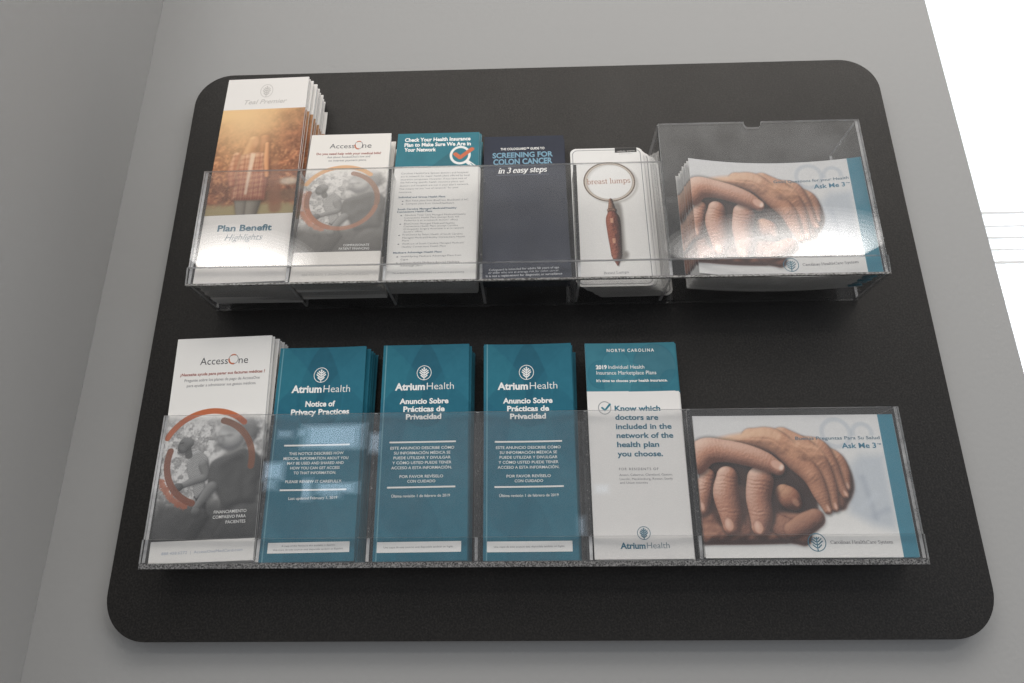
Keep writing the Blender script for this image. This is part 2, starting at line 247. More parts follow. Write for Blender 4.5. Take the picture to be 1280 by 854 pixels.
WOMAN = {
  'head': [[5.04, 18.84]],
  'torso': [[3.06, 16.59], [4.31, 17.02], [5.81, 16.94], [6.52, 16.18], [6.57, 13.8], [6.48, 10.29], [2.67, 10.42], [2.64, 13.5]],
  'tee': [[4.12, 16.9], [4.72, 16.87], [4.48, 13.89], [4.34, 11.15], [4.05, 11.16], [4.09, 13.91]],
  'armL': [[2.56, 16.61], [2.35, 14.45], [2.51, 12.58]],
  'armR': [[5.88, 18.17], [6.06, 15.72], [6.36, 13.58]],
  'jeans': [[3.0, 10.41], [6.24, 10.3], [5.89, 8.36], [3.55, 8.43]],
  'tree': [[7.12, 14.72], [7.75, 9.27]],
  'house': [[8.93, 12.78]],
  'foliage': [[6.35, 19.4], [9.73, 19.72], [10.22, 13.19], [6.39, 13.35]],
  'sun': [[2.9, 22.74]],
  'gnd': [[1.07, 9.81]],
  'arm3': [[3.06, 16.59], [7.06, 12.4]],
}
HANDS_UNIT = 0.02099

# ------------------------------------------------------------------ printed pictures (colour grids computed in code)
def smooth(a, b, x):
    t = np.clip((x - a) / (b - a), 0, 1)
    return t * t * (3 - 2 * t)

def blur(a, n):
    for ax in (0, 1):
        for _ in range(2):
            p = np.pad(a, [(n + 1, n) if i == ax else (0, 0) for i in range(a.ndim)], mode='edge')
            c = np.cumsum(p, axis=ax)
            m = a.shape[ax]
            hi = np.take(c, np.arange(2 * n + 1, 2 * n + 1 + m), axis=ax)
            lo = np.take(c, np.arange(0, m), axis=ax)
            a = (hi - lo) / (2 * n + 1)
    return a

class Canvas:
    def __init__(s, w, h, per_cm, base, seed=1):
        s.w, s.h, s.k = w, h, per_cm
        s.nx, s.ny = int(round(w * per_cm)) + 1, int(round(h * per_cm)) + 1
        s.X, s.Y = np.meshgrid(np.linspace(0, w, s.nx), np.linspace(0, h, s.ny))
        s.a = np.empty((s.ny, s.nx, 3)); s.a[:] = base
        s.rng = np.random.RandomState(seed)
    def noise(s, cell, octaves=3):
        out = np.zeros((s.ny, s.nx)); amp = 1.; tot = 0.
        for _ in range(octaves):
            gx, gy = int(s.w / cell) + 3, int(s.h / cell) + 3
            g = s.rng.rand(gy, gx)
            fx, fy = s.X / cell, s.Y / cell
            ix, iy = fx.astype(int), fy.astype(int)
            tx, ty = fx - ix, fy - iy
            tx, ty = tx * tx * (3 - 2 * tx), ty * ty * (3 - 2 * ty)
            v = (g[iy, ix] * (1 - tx) + g[iy, ix + 1] * tx) * (1 - ty) + (g[iy + 1, ix] * (1 - tx) + g[iy + 1, ix + 1] * tx) * ty
            out += amp * v; tot += amp; amp *= .55; cell *= .5
        return out / tot
    def mix(s, al, col):
        al = np.clip(al, 0, 1)[..., None]
        s.a = s.a * (1 - al) + np.asarray(col, float) * al
    def poly(s, P):                                   # signed distance, negative inside
        P = np.asarray(P, float); d = np.full(s.X.shape, 1e9); ins = np.zeros(s.X.shape, bool)
        for i in range(len(P)):
            a, b = P[i], P[(i + 1) % len(P)]
            e = b - a; L = max(e @ e, 1e-12)
            t = np.clip(((s.X - a[0]) * e[0] + (s.Y - a[1]) * e[1]) / L, 0, 1)
            d = np.minimum(d, (s.X - a[0] - t * e[0]) ** 2 + (s.Y - a[1] - t * e[1]) ** 2)
            if a[1] != b[1]:
                c = ((a[1] > s.Y) != (b[1] > s.Y)) & (s.X < e[0] * (s.Y - a[1]) / e[1] + a[0])
                ins ^= c
        d = np.sqrt(d)
        return np.where(ins, -d, d)
    def limb(s, P, R):                                # rounded, tapering stroke: signed distance and dome height
        P, R = spline(P, R)
        sd = np.full(s.X.shape, 1e9); hh = np.zeros(s.X.shape)
        for i in range(len(P) - 1):
            a, b = P[i], P[i + 1]; e = b - a; L = max(e @ e, 1e-12)
            t = np.clip(((s.X - a[0]) * e[0] + (s.Y - a[1]) * e[1]) / L, 0, 1)
            d = np.hypot(s.X - a[0] - t * e[0], s.Y - a[1] - t * e[1]); r = R[i] + (R[i + 1] - R[i]) * t
            sd = np.minimum(sd, d - r); hh = np.maximum(hh, np.sqrt(np.clip(r * r - d * d, 0, None)))
        return sd, hh
    def ell(s, cx, cy, rx, ry, ang=0.):
        c, n = math.cos(ang), math.sin(ang)
        x, y = (s.X - cx) * c + (s.Y - cy) * n, -(s.X - cx) * n + (s.Y - cy) * c
        q = np.hypot(x / rx, y / ry)
        return (q - 1) * min(rx, ry)
    def fill(s, sd, col, soft=.03, al=1.):
        s.mix(smooth(soft, -soft, sd) * al, col)
    def shade(s, sd, h, ramp, light=(-.4, .72, .56), soft=.03, shadow=.45, spread=.35, grain=None, drop=(.06, -.1), ao=1.):
        """paint a domed shape as a photograph shows it: ramp = (dark, mid, light)"""
        g = s.k
        if shadow:
            sx, sy = int(drop[0] * g), int(drop[1] * g)
            m = np.roll(np.roll(smooth(spread, -spread * .5, sd), sy, 0), sx, 1)
            s.a *= (1 - shadow * np.clip(m, 0, 1))[..., None]
        hb = h + (grain if grain is not None else 0)
        gy, gx = np.gradient(hb, 1. / g)
        nz = 1 / np.sqrt(1 + np.clip(gx * gx + gy * gy, 0, 9))
        l = np.array(light) / np.linalg.norm(light)
        lam = np.clip((-gx * l[0] - gy * l[1] + l[2]) * nz, -.3, 1)
        cav = np.clip((blur(h, max(2, int(.22 * g))) - h) * 2.2 * ao, 0, .45)
        t = np.clip(.12 + .8 * lam - cav, 0, 1)[..., None]
        d, m, b = [np.array(c, float) for c in ramp]
        col = np.where(t < .55, d + (m - d) * (t / .55), m + (b - m) * ((t - .55) / .45))
        al = smooth(soft, -soft, sd)[..., None]
        s.a = s.a * (1 - al) + col * al

def spline(P, R, n=6):
    P = np.asarray(P, float); R = np.asarray(R, float)
    if len(P) < 3: return P, R
    Q = np.vstack([2 * P[0] - P[1], P, 2 * P[-1] - P[-2]]); S = np.concatenate([[R[0]], R, [R[-1]]])
    op, orr = [], []
    for i in range(1, len(Q) - 2):
        for t in np.linspace(0, 1, n, endpoint=False):
            f = lambda A: .5 * (2 * A[i] + (A[i + 1] - A[i - 1]) * t + (2 * A[i - 1] - 5 * A[i] + 4 * A[i + 1] - A[i + 2]) * t * t + (3 * A[i] - A[i - 1] - 3 * A[i + 1] + A[i + 2]) * t ** 3)
            op.append(f(Q)); orr.append(f(S))
    return np.array(op + [P[-1]]), np.array(orr + [R[-1]])

def smax(a, b, k):
    d = np.clip(k - np.abs(a - b), 0, None) / k
    return np.maximum(a, b) + d * d * k * .25

def paint_hands(w, h):
    c = Canvas(w, h, 21, (230, 229, 226), 7); H = HANDS; U = HANDS_UNIT
    fine = (c.noise(.14, 2) - .5) * .45; big = c.noise(1.6, 3) - .5
    c.mix(smooth(.45, .95, c.Y / h) * .35, (205, 206, 208))
    # soft pale cuff and sleeve at the right
    sd = c.poly(H['sleeve'])
    c.fill(sd, (186, 194, 202), .7, .75)
    for a, b, cc in ((.25, .62, (168, 176, 186)), (.55, .3, (205, 211, 217)), (.8, .55, (172, 180, 190))):
        q = H['sleeve']; p0 = np.array(q[0]) * (1 - a) + np.array(q[3]) * a; p1 = np.array(q[7]) * (1 - b) + np.array(q[4]) * b
        c.fill(c.limb([p0, p1], [.25, .15])[0], cc, .35, .6)
    for p, r in ((H['faint'][0], 66), (H['faint'][1], 44)):
        d = np.abs(np.hypot(c.X - p[0], c.Y - p[1]) - r * U)
        al = smooth(.34, .1, d) * .28
        if r == 44: al *= (c.Y > p[1] - .3)
        c.mix(al, (150, 166, 182))
    deep = ((58, 34, 27), (142, 92, 70), (200, 146, 114))
    warm = ((88, 54, 40), (194, 134, 100), (246, 204, 164))
    far = ((58, 36, 28), (120, 80, 60), (165, 115, 88))
    D = lambda sd, dep: np.sqrt(np.clip(1 - (1 - np.clip(-sd / dep, 0, 1)) ** 2, 0, 1)) * dep
    wr = lambda f, a: a * np.sin((c.Y * f[1] + c.X * f[0]) + 5 * c.noise(.7, 2))
    und = c.poly([H['thumb'][1], H['thumb'][3], H['idx'][1], H['idx'][3], (H['idx'][4][0] - .1, H['idx'][4][1]), H['lf4'][2], H['lf4'][0], H['base'][2], H['base'][0]])
    c.fill(und, (58, 42, 37), .25)
    sd, hh = c.limb(H['fardark'], [.45, .75, .8, .55]); c.shade(sd, hh, far, soft=.22, shadow=.15, grain=fine * .05)
    sd = blur(c.poly(H['base']), 4); c.shade(sd, D(sd, 1.3), deep, soft=.07, shadow=.25, spread=.3, grain=fine * .07 + big * .7, drop=(0, -.05))
    sd = c.poly(H['cavity']); c.fill(sd, (50, 37, 33), .3, .92)
    r = lambda L: [v * U for v in L]
    for nm, R in (('lf5', (44, 52, 40)), ('lf4', (40, 50, 44))):
        sd, hh = c.limb(H[nm], r(R)); c.shade(sd, hh * .9, deep, soft=.12, shadow=.2, grain=fine * .08 + big * .15)
    sd, hh = c.limb(H['lthumb'], r((42, 52, 36))); c.shade(sd, hh, ((64, 36, 27), (160, 100, 72), (228, 178, 136)), soft=.06, shadow=.5, grain=fine * .07)
    e = c.ell(*(np.array(H['lthumb'][2]) + [.12, .05]), .3, .42, .5); c.fill(e, (206, 150, 118), .12, .6)
    for nm, R in (('gap1', (12, 16, 8)), ('gap2', (20, 20, 8)), ('gap3', (18, 22, 8))):
        c.fill(c.limb(H[nm], r(R))[0], (56, 36, 30), .3, .8)
    # three knuckled fingers of the lower hand
    for nm, R, nail in (('lf1', (34, 40, 30), 'nail1'), ('lf2', (50, 60, 52, 40), 'nail2'), ('lf3', (62, 58, 54, 42), 'nail3')):
        sd, hh = c.limb(H[nm], r(R))
        p = np.array(H[nm]); top = p[0]
        kn = np.exp(-((c.Y - top[1] + .45) / .75) ** 2); kn2 = np.exp(-((c.Y - p[-2][1] - .2) / .35) ** 2)
        g = fine * .09 + (kn * .02 + kn2 * .016) * np.sin(c.Y * 17 + 6 * c.noise(.6, 2) + c.X * 2)
        c.shade(sd, hh, ((78, 46, 35), (184, 124, 96), (250, 218, 194)), soft=.05, shadow=.6, spread=.4, grain=g, light=(-.5, .66, .56))
        n = H[nail][0]; rx, ry = (.2, .42) if nm == 'lf1' else (.42, .6)
        e = c.ell(n[0], n[1], rx, ry, .12)
        c.fill(c.ell(n[0], n[1] + .05, rx * 1.18, ry * 1.14, .12), (140, 84, 64), .08, .55)
        c.fill(e, (214, 162, 134), .07, .9)
        c.fill(c.ell(n[0] - rx * .25, n[1] + ry * .2, rx * .45, ry * .6, .12), (240, 205, 182), .2, .7)
    # the upper hand: fingers reaching to the right, its back, then the thumb
    parts = [('pin', (30, 34, 30, 19)), ('ring', (44, 44, 36, 29, 18)), ('mid', (54, 54, 46, 35, 20)), ('idx', (50, 58, 54, 46, 37, 21))]
    for nm, R in parts:
        sd, hh = c.limb(H[nm], r(R))
        p = np.array(H[nm]); j = p[-3]
        kn = np.exp(-(((c.X - j[0]) ** 2 + (c.Y - j[1]) ** 2) / .6 ** 2))
        g = fine * .07 + kn * .014 * np.sin(c.Y * 13 - c.X * 9 + 5 * c.noise(.6, 2)) + kn * .12
        c.shade(sd, hh * .95, warm, soft=.05 if nm in ('idx', 'mid') else .09, shadow=.42, spread=.3, grain=g)
        t = p[-1]; q = p[-2]; a = math.atan2(t[1] - q[1], t[0] - q[0])
        c.fill(c.ell(t[0] - math.cos(a) * .1 + .08, t[1] - math.sin(a) * .1, .34, .13, a), (232, 190, 166), .07, .75)
    sd = c.poly(H['back']); hb = D(sd, 1.1)
    for nm, R in parts:
        s2, h2 = c.limb(H[nm][:3], r(R[:3])); hb = smax(hb, h2 * .95, .5)
    ridge = sum(.1 * np.exp(-((c.limb(H[nm][:3], r((8, 8, 8)))[0] / .3) ** 2)) for nm in ('idx', 'mid', 'ring'))
    fade = sd + 0.12
    c.shade(fade, hb + ridge, ((112, 72, 52), (206, 148, 110), (248, 208, 166)), soft=.28, shadow=0, grain=fine * .06 + big * .35)
    sd, hh = c.limb(H['thumb'], r((62, 64, 54, 52, 46, 34)))
    kn = np.exp(-(((c.X - H['thumb'][2][0] + .3) ** 2 + (c.Y - H['thumb'][2][1]) ** 2) / 1.0))
    c.shade(sd, hh, ((94, 56, 42), (198, 138, 108), (252, 222, 198)), soft=.05, shadow=.6, spread=.5, grain=fine * .09 + kn * .018 * np.sin(c.X * 15 + c.Y * 5 + 6 * c.noise(.6, 2)))
    n = H['nailT'][0]
    c.fill(c.ell(n[0], n[1] + .02, .78, .5, -.5), (176, 110, 82), .1, .6)
    c.fill(c.ell(n[0] + .06, n[1] + .05, .66, .42, -.5), (226, 176, 148), .08, .9)
    c.fill(c.ell(n[0] + .45, n[1] - .2, .2, .32, -.5), (246, 226, 208), .1, .8)
    skin = smooth(6, 22, c.a[..., 0] - c.a[..., 2])[..., None]
    lift = 255 * (np.clip(c.a, 0, 255) / 255) ** .95 * .97 + np.array([7, 2, 2.])
    lift = lift * .86 + lift.mean(2, keepdims=True) * .14
    c.a = c.a * (1 - skin) + lift * skin
    c.a = c.a * .5 + blur(c.a, 1) * .5
    c.a += (fine * 12)[..., None]
    c.fill(np.abs(c.X - w * .963) - w * .037, (62, 128, 148), .02)
    return c

def arc(c, ctr, r, a0, a1, wd, col, al=1., rough=0.):
    n = 40; t = np.radians(np.linspace(a0, a1, n))
    P = np.stack([ctr[0] + r * np.cos(t), ctr[1] + r * 1.0 * np.sin(t)], 1)
    sd, _ = c.limb(P[::3], [wd] * len(P[::3]))
    if rough: sd = sd + rough * (c.noise(.12, 2) - .45)
    c.fill(sd, col, .03, al)

def paint_runners(w, h, photo, warm):
    """grey picture of two people walking outdoors inside orange brush arcs; upper and lower folder share it"""
    c = Canvas(w, h, 26, (231, 229, 225), 11)
    bx = SHEETS['access2']
    # map this cover's picture corners to those of the lower cover, where the picture was measured
    A = np.array(MARKS['access2_photo']); Bq = np.array(photo)
    sx = (A[1:, 0].max() - A[:, 0].min()) / w * w / w
    kx = bx[3] / w; ky = (A[0, 1] - A[2, 1]) / (Bq[0, 1] - Bq[2, 1])
    c.X = c.X * kx; c.Y = A[2, 1] + (c.Y - Bq[2, 1]) * ky
    X, Y = c.X, c.Y
    y0, y1 = A[2, 1], A[0, 1]
    c.w, c.h = 12, 30
    off = -Y.min() if Y.min() < 0 else 0
    c.Y = Y + off
    n1 = c.noise(.55, 4); n2 = c.noise(.16, 2); n3 = c.noise(1.6, 2)
    c.Y = Y
    inside = smooth(y1 + .5, y1 - 1.6, Y) * (Y > y0)
    bg = 192 + 60 * (smooth(.42, .62, n1) - .5) + 90 * (n2 - .5)
    g = R_gnd = RUN['gnd'][0][1]
    dark = smooth(g + 2.2, g - .6, Y + (n3 - .5) * 2.5)
    bg = bg * (1 - dark) + (58 + 40 * n1) * dark
    bg = np.clip(bg, 30, 226)
    c.a = c.a * (1 - inside[..., None]) + bg[..., None] * np.array([1, .995, .985]) * inside[..., None]
    pic = c.a.copy()
    f = n2 - .5
    G = lambda v: ((v * .62, v * .62, v * .63), (v, v, v * .99), (min(245, v * 1.35),) * 3)
    D = lambda sd, dep: np.sqrt(np.clip(1 - (1 - np.clip(-sd / dep, 0, 1)) ** 2, 0, 1)) * dep
    R = RUN; kw = dict(soft=.05, shadow=.25, spread=.2)
    # walker at the left
    sd = c.poly(R['trou1']); c.shade(sd, D(sd, .5), G(52), **kw)
    sd = blur(c.poly(R['torso1']), 4); c.shade(sd, D(sd, .3), G(160), grain=f * .03, **kw)
    dots = (np.sin(X * 26 + Y * 6) * np.sin(Y * 26 - X * 6) > .2)
    c.mix(smooth(.02, -.1, sd) * dots * .45, (88, 88, 88))
    sd, hh = c.limb(R['arm1'], [.46, .42, .36, .27]); c.shade(sd, hh * .7, G(118), **kw)
    e = c.ell(*R['arm1'][-1], .5, .42); c.shade(e, D(e, .4), G(80), **kw)
    hd = R['head1']; sd = np.minimum(np.minimum(c.ell(hd[0], hd[1] + .1, hd[2] * .98, hd[3] * .8), c.ell(hd[0] - .32, hd[1] - .45, hd[2] * .62, hd[3] * .62, .35)), c.ell(hd[0] - .72, hd[1] - .12, .2, .16, .6)); sd = blur(blur(sd, 3), 3)
    c.fill(c.limb([(hd[0] + .2, hd[1] - .4), (hd[0] + .4, hd[1] - 1.1)], [.33, .38])[0], (84, 84, 83), .08)
    c.shade(sd, D(sd, .5), G(98), light=(.1, .75, .65), **kw)
    e = c.ell(hd[0] + .42, hd[1] - .2, .13, .24); c.fill(e, (78, 78, 77), .05, .8)
    c.fill(c.limb([(hd[0] - .62, hd[1] + .14), (hd[0] - .3, hd[1] + .2)], [.05, .06])[0], (58, 58, 58), .08, .8)
    c.fill(c.limb([(hd[0] - .72, hd[1] - .55), (hd[0] - .4, hd[1] - .58)], [.04, .04])[0], (62, 60, 59), .06, .7)
    c.fill(c.ell(hd[0] - .3, hd[1] - .85, .4, .22), (74, 74, 74), .15, .5)
    # nearer, blurred walker
    sd, hh = c.limb(R['arm3'], [.55, .5, .4]); c.shade(sd, hh, G(88), **kw)
    sd = blur(blur(c.poly(R['trousers']), 7), 4); c.shade(sd, D(sd, .9), G(74), grain=f * .03 + .5 * n3, soft=.08, shadow=.3)
    sd = c.limb(R['neck2'], [.75, .8])[0]; c.fill(sd, (140, 140, 138), .08)
    sd, hh = c.limb(R['hair2'], [.55, .8, .8, .5]); sd = sd + (n2 - .5) * .5; c.shade(sd, hh, G(118), soft=.3, shadow=0)
    hd = R['head2']; e = c.ell(hd[0], hd[1], hd[2], hd[3] * 1.0, .12); c.shade(e, D(e, 1.1), G(172), soft=.14, shadow=.1, light=(-.2, .8, .6))
    c.fill(c.ell(hd[0] + .1, hd[1] + 1.05, hd[2] * .85, .55), (120, 120, 118), .3, .55)
    for dx, dy, rx, ry, v in ((-.95, .12, .3, .1, 95), (-.15, .2, .32, .1, 98), (-1.05, -.75, .4, .1, 92), (-.75, -.25, .16, .3, 122), (1.2, -.1, .2, .35, 118)):
        c.fill(c.ell(hd[0] + dx, hd[1] + dy, rx, ry, .1), (v, v, v), .12, .7)
    sd = blur(blur(c.poly(R['tshirt']), 6), 4); c.shade(sd, D(sd, .8), G(72), grain=f * .02 + .5 * n3, soft=.07, shadow=.3)
    tp = np.array(R['tshirt'])
    c.fill(c.limb([tp[1] + [.5, .25], tp[2] + [.3, .02], tp[3] + [-.1, .05]], [.07, .1, .06])[0], (150, 150, 148), .1, .7)
    for p, q, v in ((tp[3], tp[9], 50), (tp[4], tp[8], 52), (tp[1], tp[11], 92)):
        c.fill(c.limb([p * .8 + q * .2, q * .9 + p * .1], [.1, .22])[0], (v, v, v), .35, .5)
    sd, hh = c.limb(R['arm2'], [.55, .46, .34]); c.shade(sd, hh * .8, G(112), **kw)
    e = c.ell(*R['fist2'][0], .48, .44); c.shade(e, D(e, .4), G(100), **kw)
    for kk in range(4): c.fill(c.ell(R['fist2'][0][0] - .3 + .17 * kk, R['fist2'][0][1] - .3, .07, .2, .2), (70, 70, 70), .05, .5)
    e = c.ell(*R['blur1'][0], 1.3, 1.0); c.fill(e, (98, 98, 98), .6, .5)
    b = blur(c.a, 2); nr = smooth(-.2, 1.0, X - R['tshirt'][0][0] + .3)[..., None]; c.a = c.a * (1 - nr) + b * nr
    lo = smooth(y0 + 4.2, y0 + .3, Y)
    c.a *= (1 - .45 * lo * inside)[..., None]
    c.a = pic * (1 - inside[..., None]) + c.a * inside[..., None]
    c.a = c.a * (1 - inside[..., None]) + (c.a * .92 + 17) * inside[..., None]
    c.a = np.where((Y < y0)[..., None], np.array([231, 229, 225.]), c.a)
    o = R['outer'][0]; ro = R['outerR'][0][0] - o[0]; i = R['inner'][0]; ri = R['innerR'][0][0] - i[0]
    keep = c.a.copy()
    oc = (212, 152, 96) if warm else (186, 106, 72)
    arc(c, o, ro, 48, 152, .3, oc)
    arc(c, o, ro * .985, 205, 248, .33, (176, 96, 66), .75, .5)
    arc(c, i, ri, -8, 76, .33, (132, 84, 62), .85)
    arc(c, i, ri, 164, 252, .33, (128, 74, 54), .9)
    if warm:
        arc(c, i, ri, 200, 345, .3, (168, 92, 62), .75)
        arc(c, i, ri * 1.1, 165, 225, .3, (196, 112, 80), .6, .9)
    c.X, c.Y = np.meshgrid(np.linspace(0, w, c.nx), np.linspace(0, h, c.ny))
    if warm:
        c.a = c.a * .66 + .34 * np.array([226, 217, 205])
    return c

def paint_woman(w, h):
    c = Canvas(w, h, 22, (231, 227, 222), 5); W = WOMAN; P = np.array(MARKS['plan_photo'])
    top = P[0, 1] + (P[1, 1] - P[0, 1]) * c.X / w; bot = P[2, 1] * .5 + P[3, 1] * .5
    ins = ((c.Y < top) & (c.Y > bot))
    n1 = c.noise(.7, 4); n2 = c.noise(.22, 2); n3 = c.noise(3, 2)
    keep = c.a.copy(); X, Y = c.X, c.Y
    t = smooth(17.5, 24, Y - X * .25 + (n3 - .5) * 5)
    sky = np.array([226, 186, 128.]); leaf = np.array([128, 74, 52.])
    lf = leaf + (n1[..., None] - .5) * np.array([120, 80, 55]) + (n2[..., None] - .5) * np.array([70, 50, 40])
    c.a = sky * t[..., None] + lf * (1 - t[..., None])
    s0 = W['sun'][0]; gl = np.exp(-(((X - s0[0]) / 4.2) ** 2 + ((Y - s0[1]) / 5.5) ** 2))
    c.mix(gl * .75, (236, 196, 138))
    c.mix(smooth(.55, .75, n2) * smooth(20, 16, Y) * .35, (226, 170, 120))
    gy = W['gnd'][0][1]; c.mix(smooth(gy + .5, gy - .5, Y + (n1 - .5)), (152, 140, 104))
    c.fill(c.ell(*W['house'][0], 1.2, .5), (206, 196, 182), .25, .8)
    c.fill(c.poly([(5.2, gy + 1.6), (w, gy + 1.9), (w, gy + .4), (5.2, gy + .2)]), (104, 78, 60), .3, .7)
    sd, hh = c.limb(W['tree'], [.55, .7]); c.fill(sd, (126, 80, 62), .3, .75); tp = np.array(W['tree'][0]); c.fill(c.ell(tp[0], tp[1] + .95, .34, .48), (176, 122, 88), .25, .8); c.fill(c.ell(tp[0] - .1, tp[1] + 1.25, .42, .35), (112, 68, 48), .25, .7)
    D = lambda sd, dep: np.sqrt(np.clip(1 - (1 - np.clip(-sd / dep, 0, 1)) ** 2, 0, 1)) * dep
    j = W['jeans']; f = n2 - .5
    for L in ([np.array(j[0]) + [.9, 0], np.array(j[3]) + [.6, -.1]], [np.array(j[1]) - [1.0, 0], np.array(j[2]) - [.8, .1]]):
        sd, hh = c.limb(L, [.85, .66]); c.shade(sd, hh, ((70, 68, 66), (124, 122, 118), (172, 166, 156)), soft=.08, shadow=.25)
    hd = W['head'][0]
    # companion behind: hair and a bare raised arm come later; then the long-haired woman
    sd, hh = c.limb([(hd[0] + .55, hd[1] + .1), (hd[0] + .75, hd[1] - 1.7)], [.62, .7]); sd = sd + (n2 - .5) * .5
    c.shade(sd, hh, ((112, 66, 46), (148, 90, 64), (206, 146, 100)), soft=.3, shadow=.1)
    c.fill(c.ell(hd[0] + .35, hd[1] - .25, .38, .6), (190, 132, 98), .3, .7)
    sd, hh = c.limb([(hd[0] - .75, hd[1] - .1), (hd[0] - 1.1, hd[1] - 2.2)], [.66, .8]); sd = sd + (n2 - .5) * .6
    c.shade(sd, hh, ((124, 76, 52), (172, 112, 78), (240, 196, 146)), soft=.3, shadow=.1)
    c.fill(c.ell(hd[0] - .5, hd[1] - .35, .36, .62), (202, 146, 110), .25, .8)
    sd = c.poly(W['torso']); c.shade(sd, D(sd, .8), ((110, 58, 44), (172, 112, 88), (222, 178, 148)), soft=.09, shadow=.25, grain=f * .05 + .25 * n3)
    pl = (np.sin(X * 11 + Y * .8) > .35) * .35 + (np.sin(Y * 9 - X * 1.2) > .3) * .35
    c.mix(smooth(.02, -.15, sd) * pl, (122, 52, 42)); c.mix(smooth(.02, -.15, sd) * (np.sin(X * 22 + 1) > .8) * .35, (232, 210, 192))
    sd = c.poly(W['tee']); c.fill(sd, (226, 206, 188), .12, .85)
    sd, hh = c.limb(W['armL'], [.5, .55, .42]); c.shade(sd, hh, ((122, 68, 52), (176, 114, 90), (244, 212, 178)), soft=.15, shadow=.15)
    c.mix(smooth(.02, -.15, sd) * pl * .8, (126, 58, 46))
    for p, q in ((W['torso'][0], W['torso'][7]),):
        c.fill(c.limb([p, q], [.05, .03])[0], (250, 226, 188), .25, .5)
    sd, hh = c.limb(W['armR'], [.24, .3, .24]); c.shade(sd, hh, ((140, 80, 54), (206, 142, 100), (240, 190, 140)), soft=.08, shadow=.25)
    c.a = blur(c.a, 1)
    hz = np.clip(.14 + .5 * np.exp(-(((X - s0[0]) / 4.5) ** 2 + ((Y - s0[1] + 1.5) / 6) ** 2)), 0, 1)
    c.mix(hz, (238, 200, 152))
    c.a = np.where(ins[..., None], c.a, keep)
    return c

def paint_magnifier(w, h):
    c = Canvas(w, h, 26, (228, 226, 222), 3)
    cx, cy, rx, _ = MARKS['lumps_ring']; ry = MARKS['lumps_ringy'][3]
    hp = MARKS['lumps_handle']
    sh = [(p[0] + .45 + .08 * i, p[1] - .05) for i, p in enumerate(hp)]
    c.fill(c.limb(sh[:4], [.25, .6, .65, .6])[0], (104, 98, 92), .3, .75)
    e = c.ell(cx + .3, cy - .25, rx, ry); c.fill(np.abs(e) - .12, (176, 172, 166), .2, .8)
    e = c.ell(cx, cy, rx, ry); c.fill(np.abs(e + .06) - .17, (150, 136, 122), .05); c.fill(np.abs(e + .1) - .05, (214, 204, 190), .04, .8); c.fill(np.abs(e - .06) - .05, (92, 76, 64), .04, .9)
    c.fill(e + .25, (236, 235, 232), .3, .5)
    br = ((40, 20, 15), (98, 44, 30), (178, 104, 78)); dk = ((30, 19, 16), (84, 52, 40), (176, 132, 104))
    a = np.array(hp, float)
    for q, L, R in ((dk, [a[0] + [0, .15], a[1] - [0, .4]], (.2, .5)), (dk, [a[1] + [-.28, -.1], a[1] + [.28, -.1]], (.26, .26)), (br, [a[1] - [0, .75], a[1] * .75 + a[3] * .25, a[1] * .4 + a[3] * .6, a[3]], (.56, .80, .74, .6)), (dk, [a[3] - [.25, .15], a[3] - [-.25, .15]], (.2, .2)), (br, [a[3] - [0, .4], a[4]], (.5, .14))):
        sd, hh = c.limb(L, R); c.shade(sd, hh, q, light=(-.6, .3, .7), soft=.04, shadow=.2, spread=.1, grain=(c.noise(.3, 2) - .5) * .12)
    for t in (.25, .7):
        p = a[1] * (1 - t) + a[3] * t; c.fill(c.poly([p + [-.3, .3], p + [.02, .3], p + [.02, -.35], p + [-.3, -.3]]), (226, 178, 146), .06, .7)
    m = .28; q = np.maximum(np.abs(c.X - w / 2) - (w / 2 - m - .6), np.abs(c.Y - h / 2) - (h / 2 - m - .6))
    dx = np.clip(np.abs(c.X - w / 2) - (w / 2 - m - .6), 0, None); dy = np.clip(np.abs(c.Y - h / 2) - (h / 2 - m - .6), 0, None)
    rr = np.hypot(dx, dy) + np.minimum(q, 0) - .6
    c.fill(np.abs(rr) - .035, (120, 122, 124), .03)
    t = MARKS['lumps_tag']; c.fill(c.poly(t), (34, 33, 33), .03)
    x0, x1, y0 = t[0][0], t[1][0], (t[0][1] + t[1][1]) / 2
    mk = (np.abs(c.Y - y0 - .16 - .02 * (c.X - x0)) < .07) & (c.X > x0 + .15) & (c.X < x1 - .15) & (c.noise(.1, 1) > .38)
    c.mix(mk * .8, (190, 188, 184))
    mk = (np.abs(c.Y - y0 + .2) < .05) & (c.X > x0 + .45) & (c.X < x1 - .4) & (c.noise(.1, 1) > .4)
    c.mix(mk * .6, (150, 150, 150))
    return c

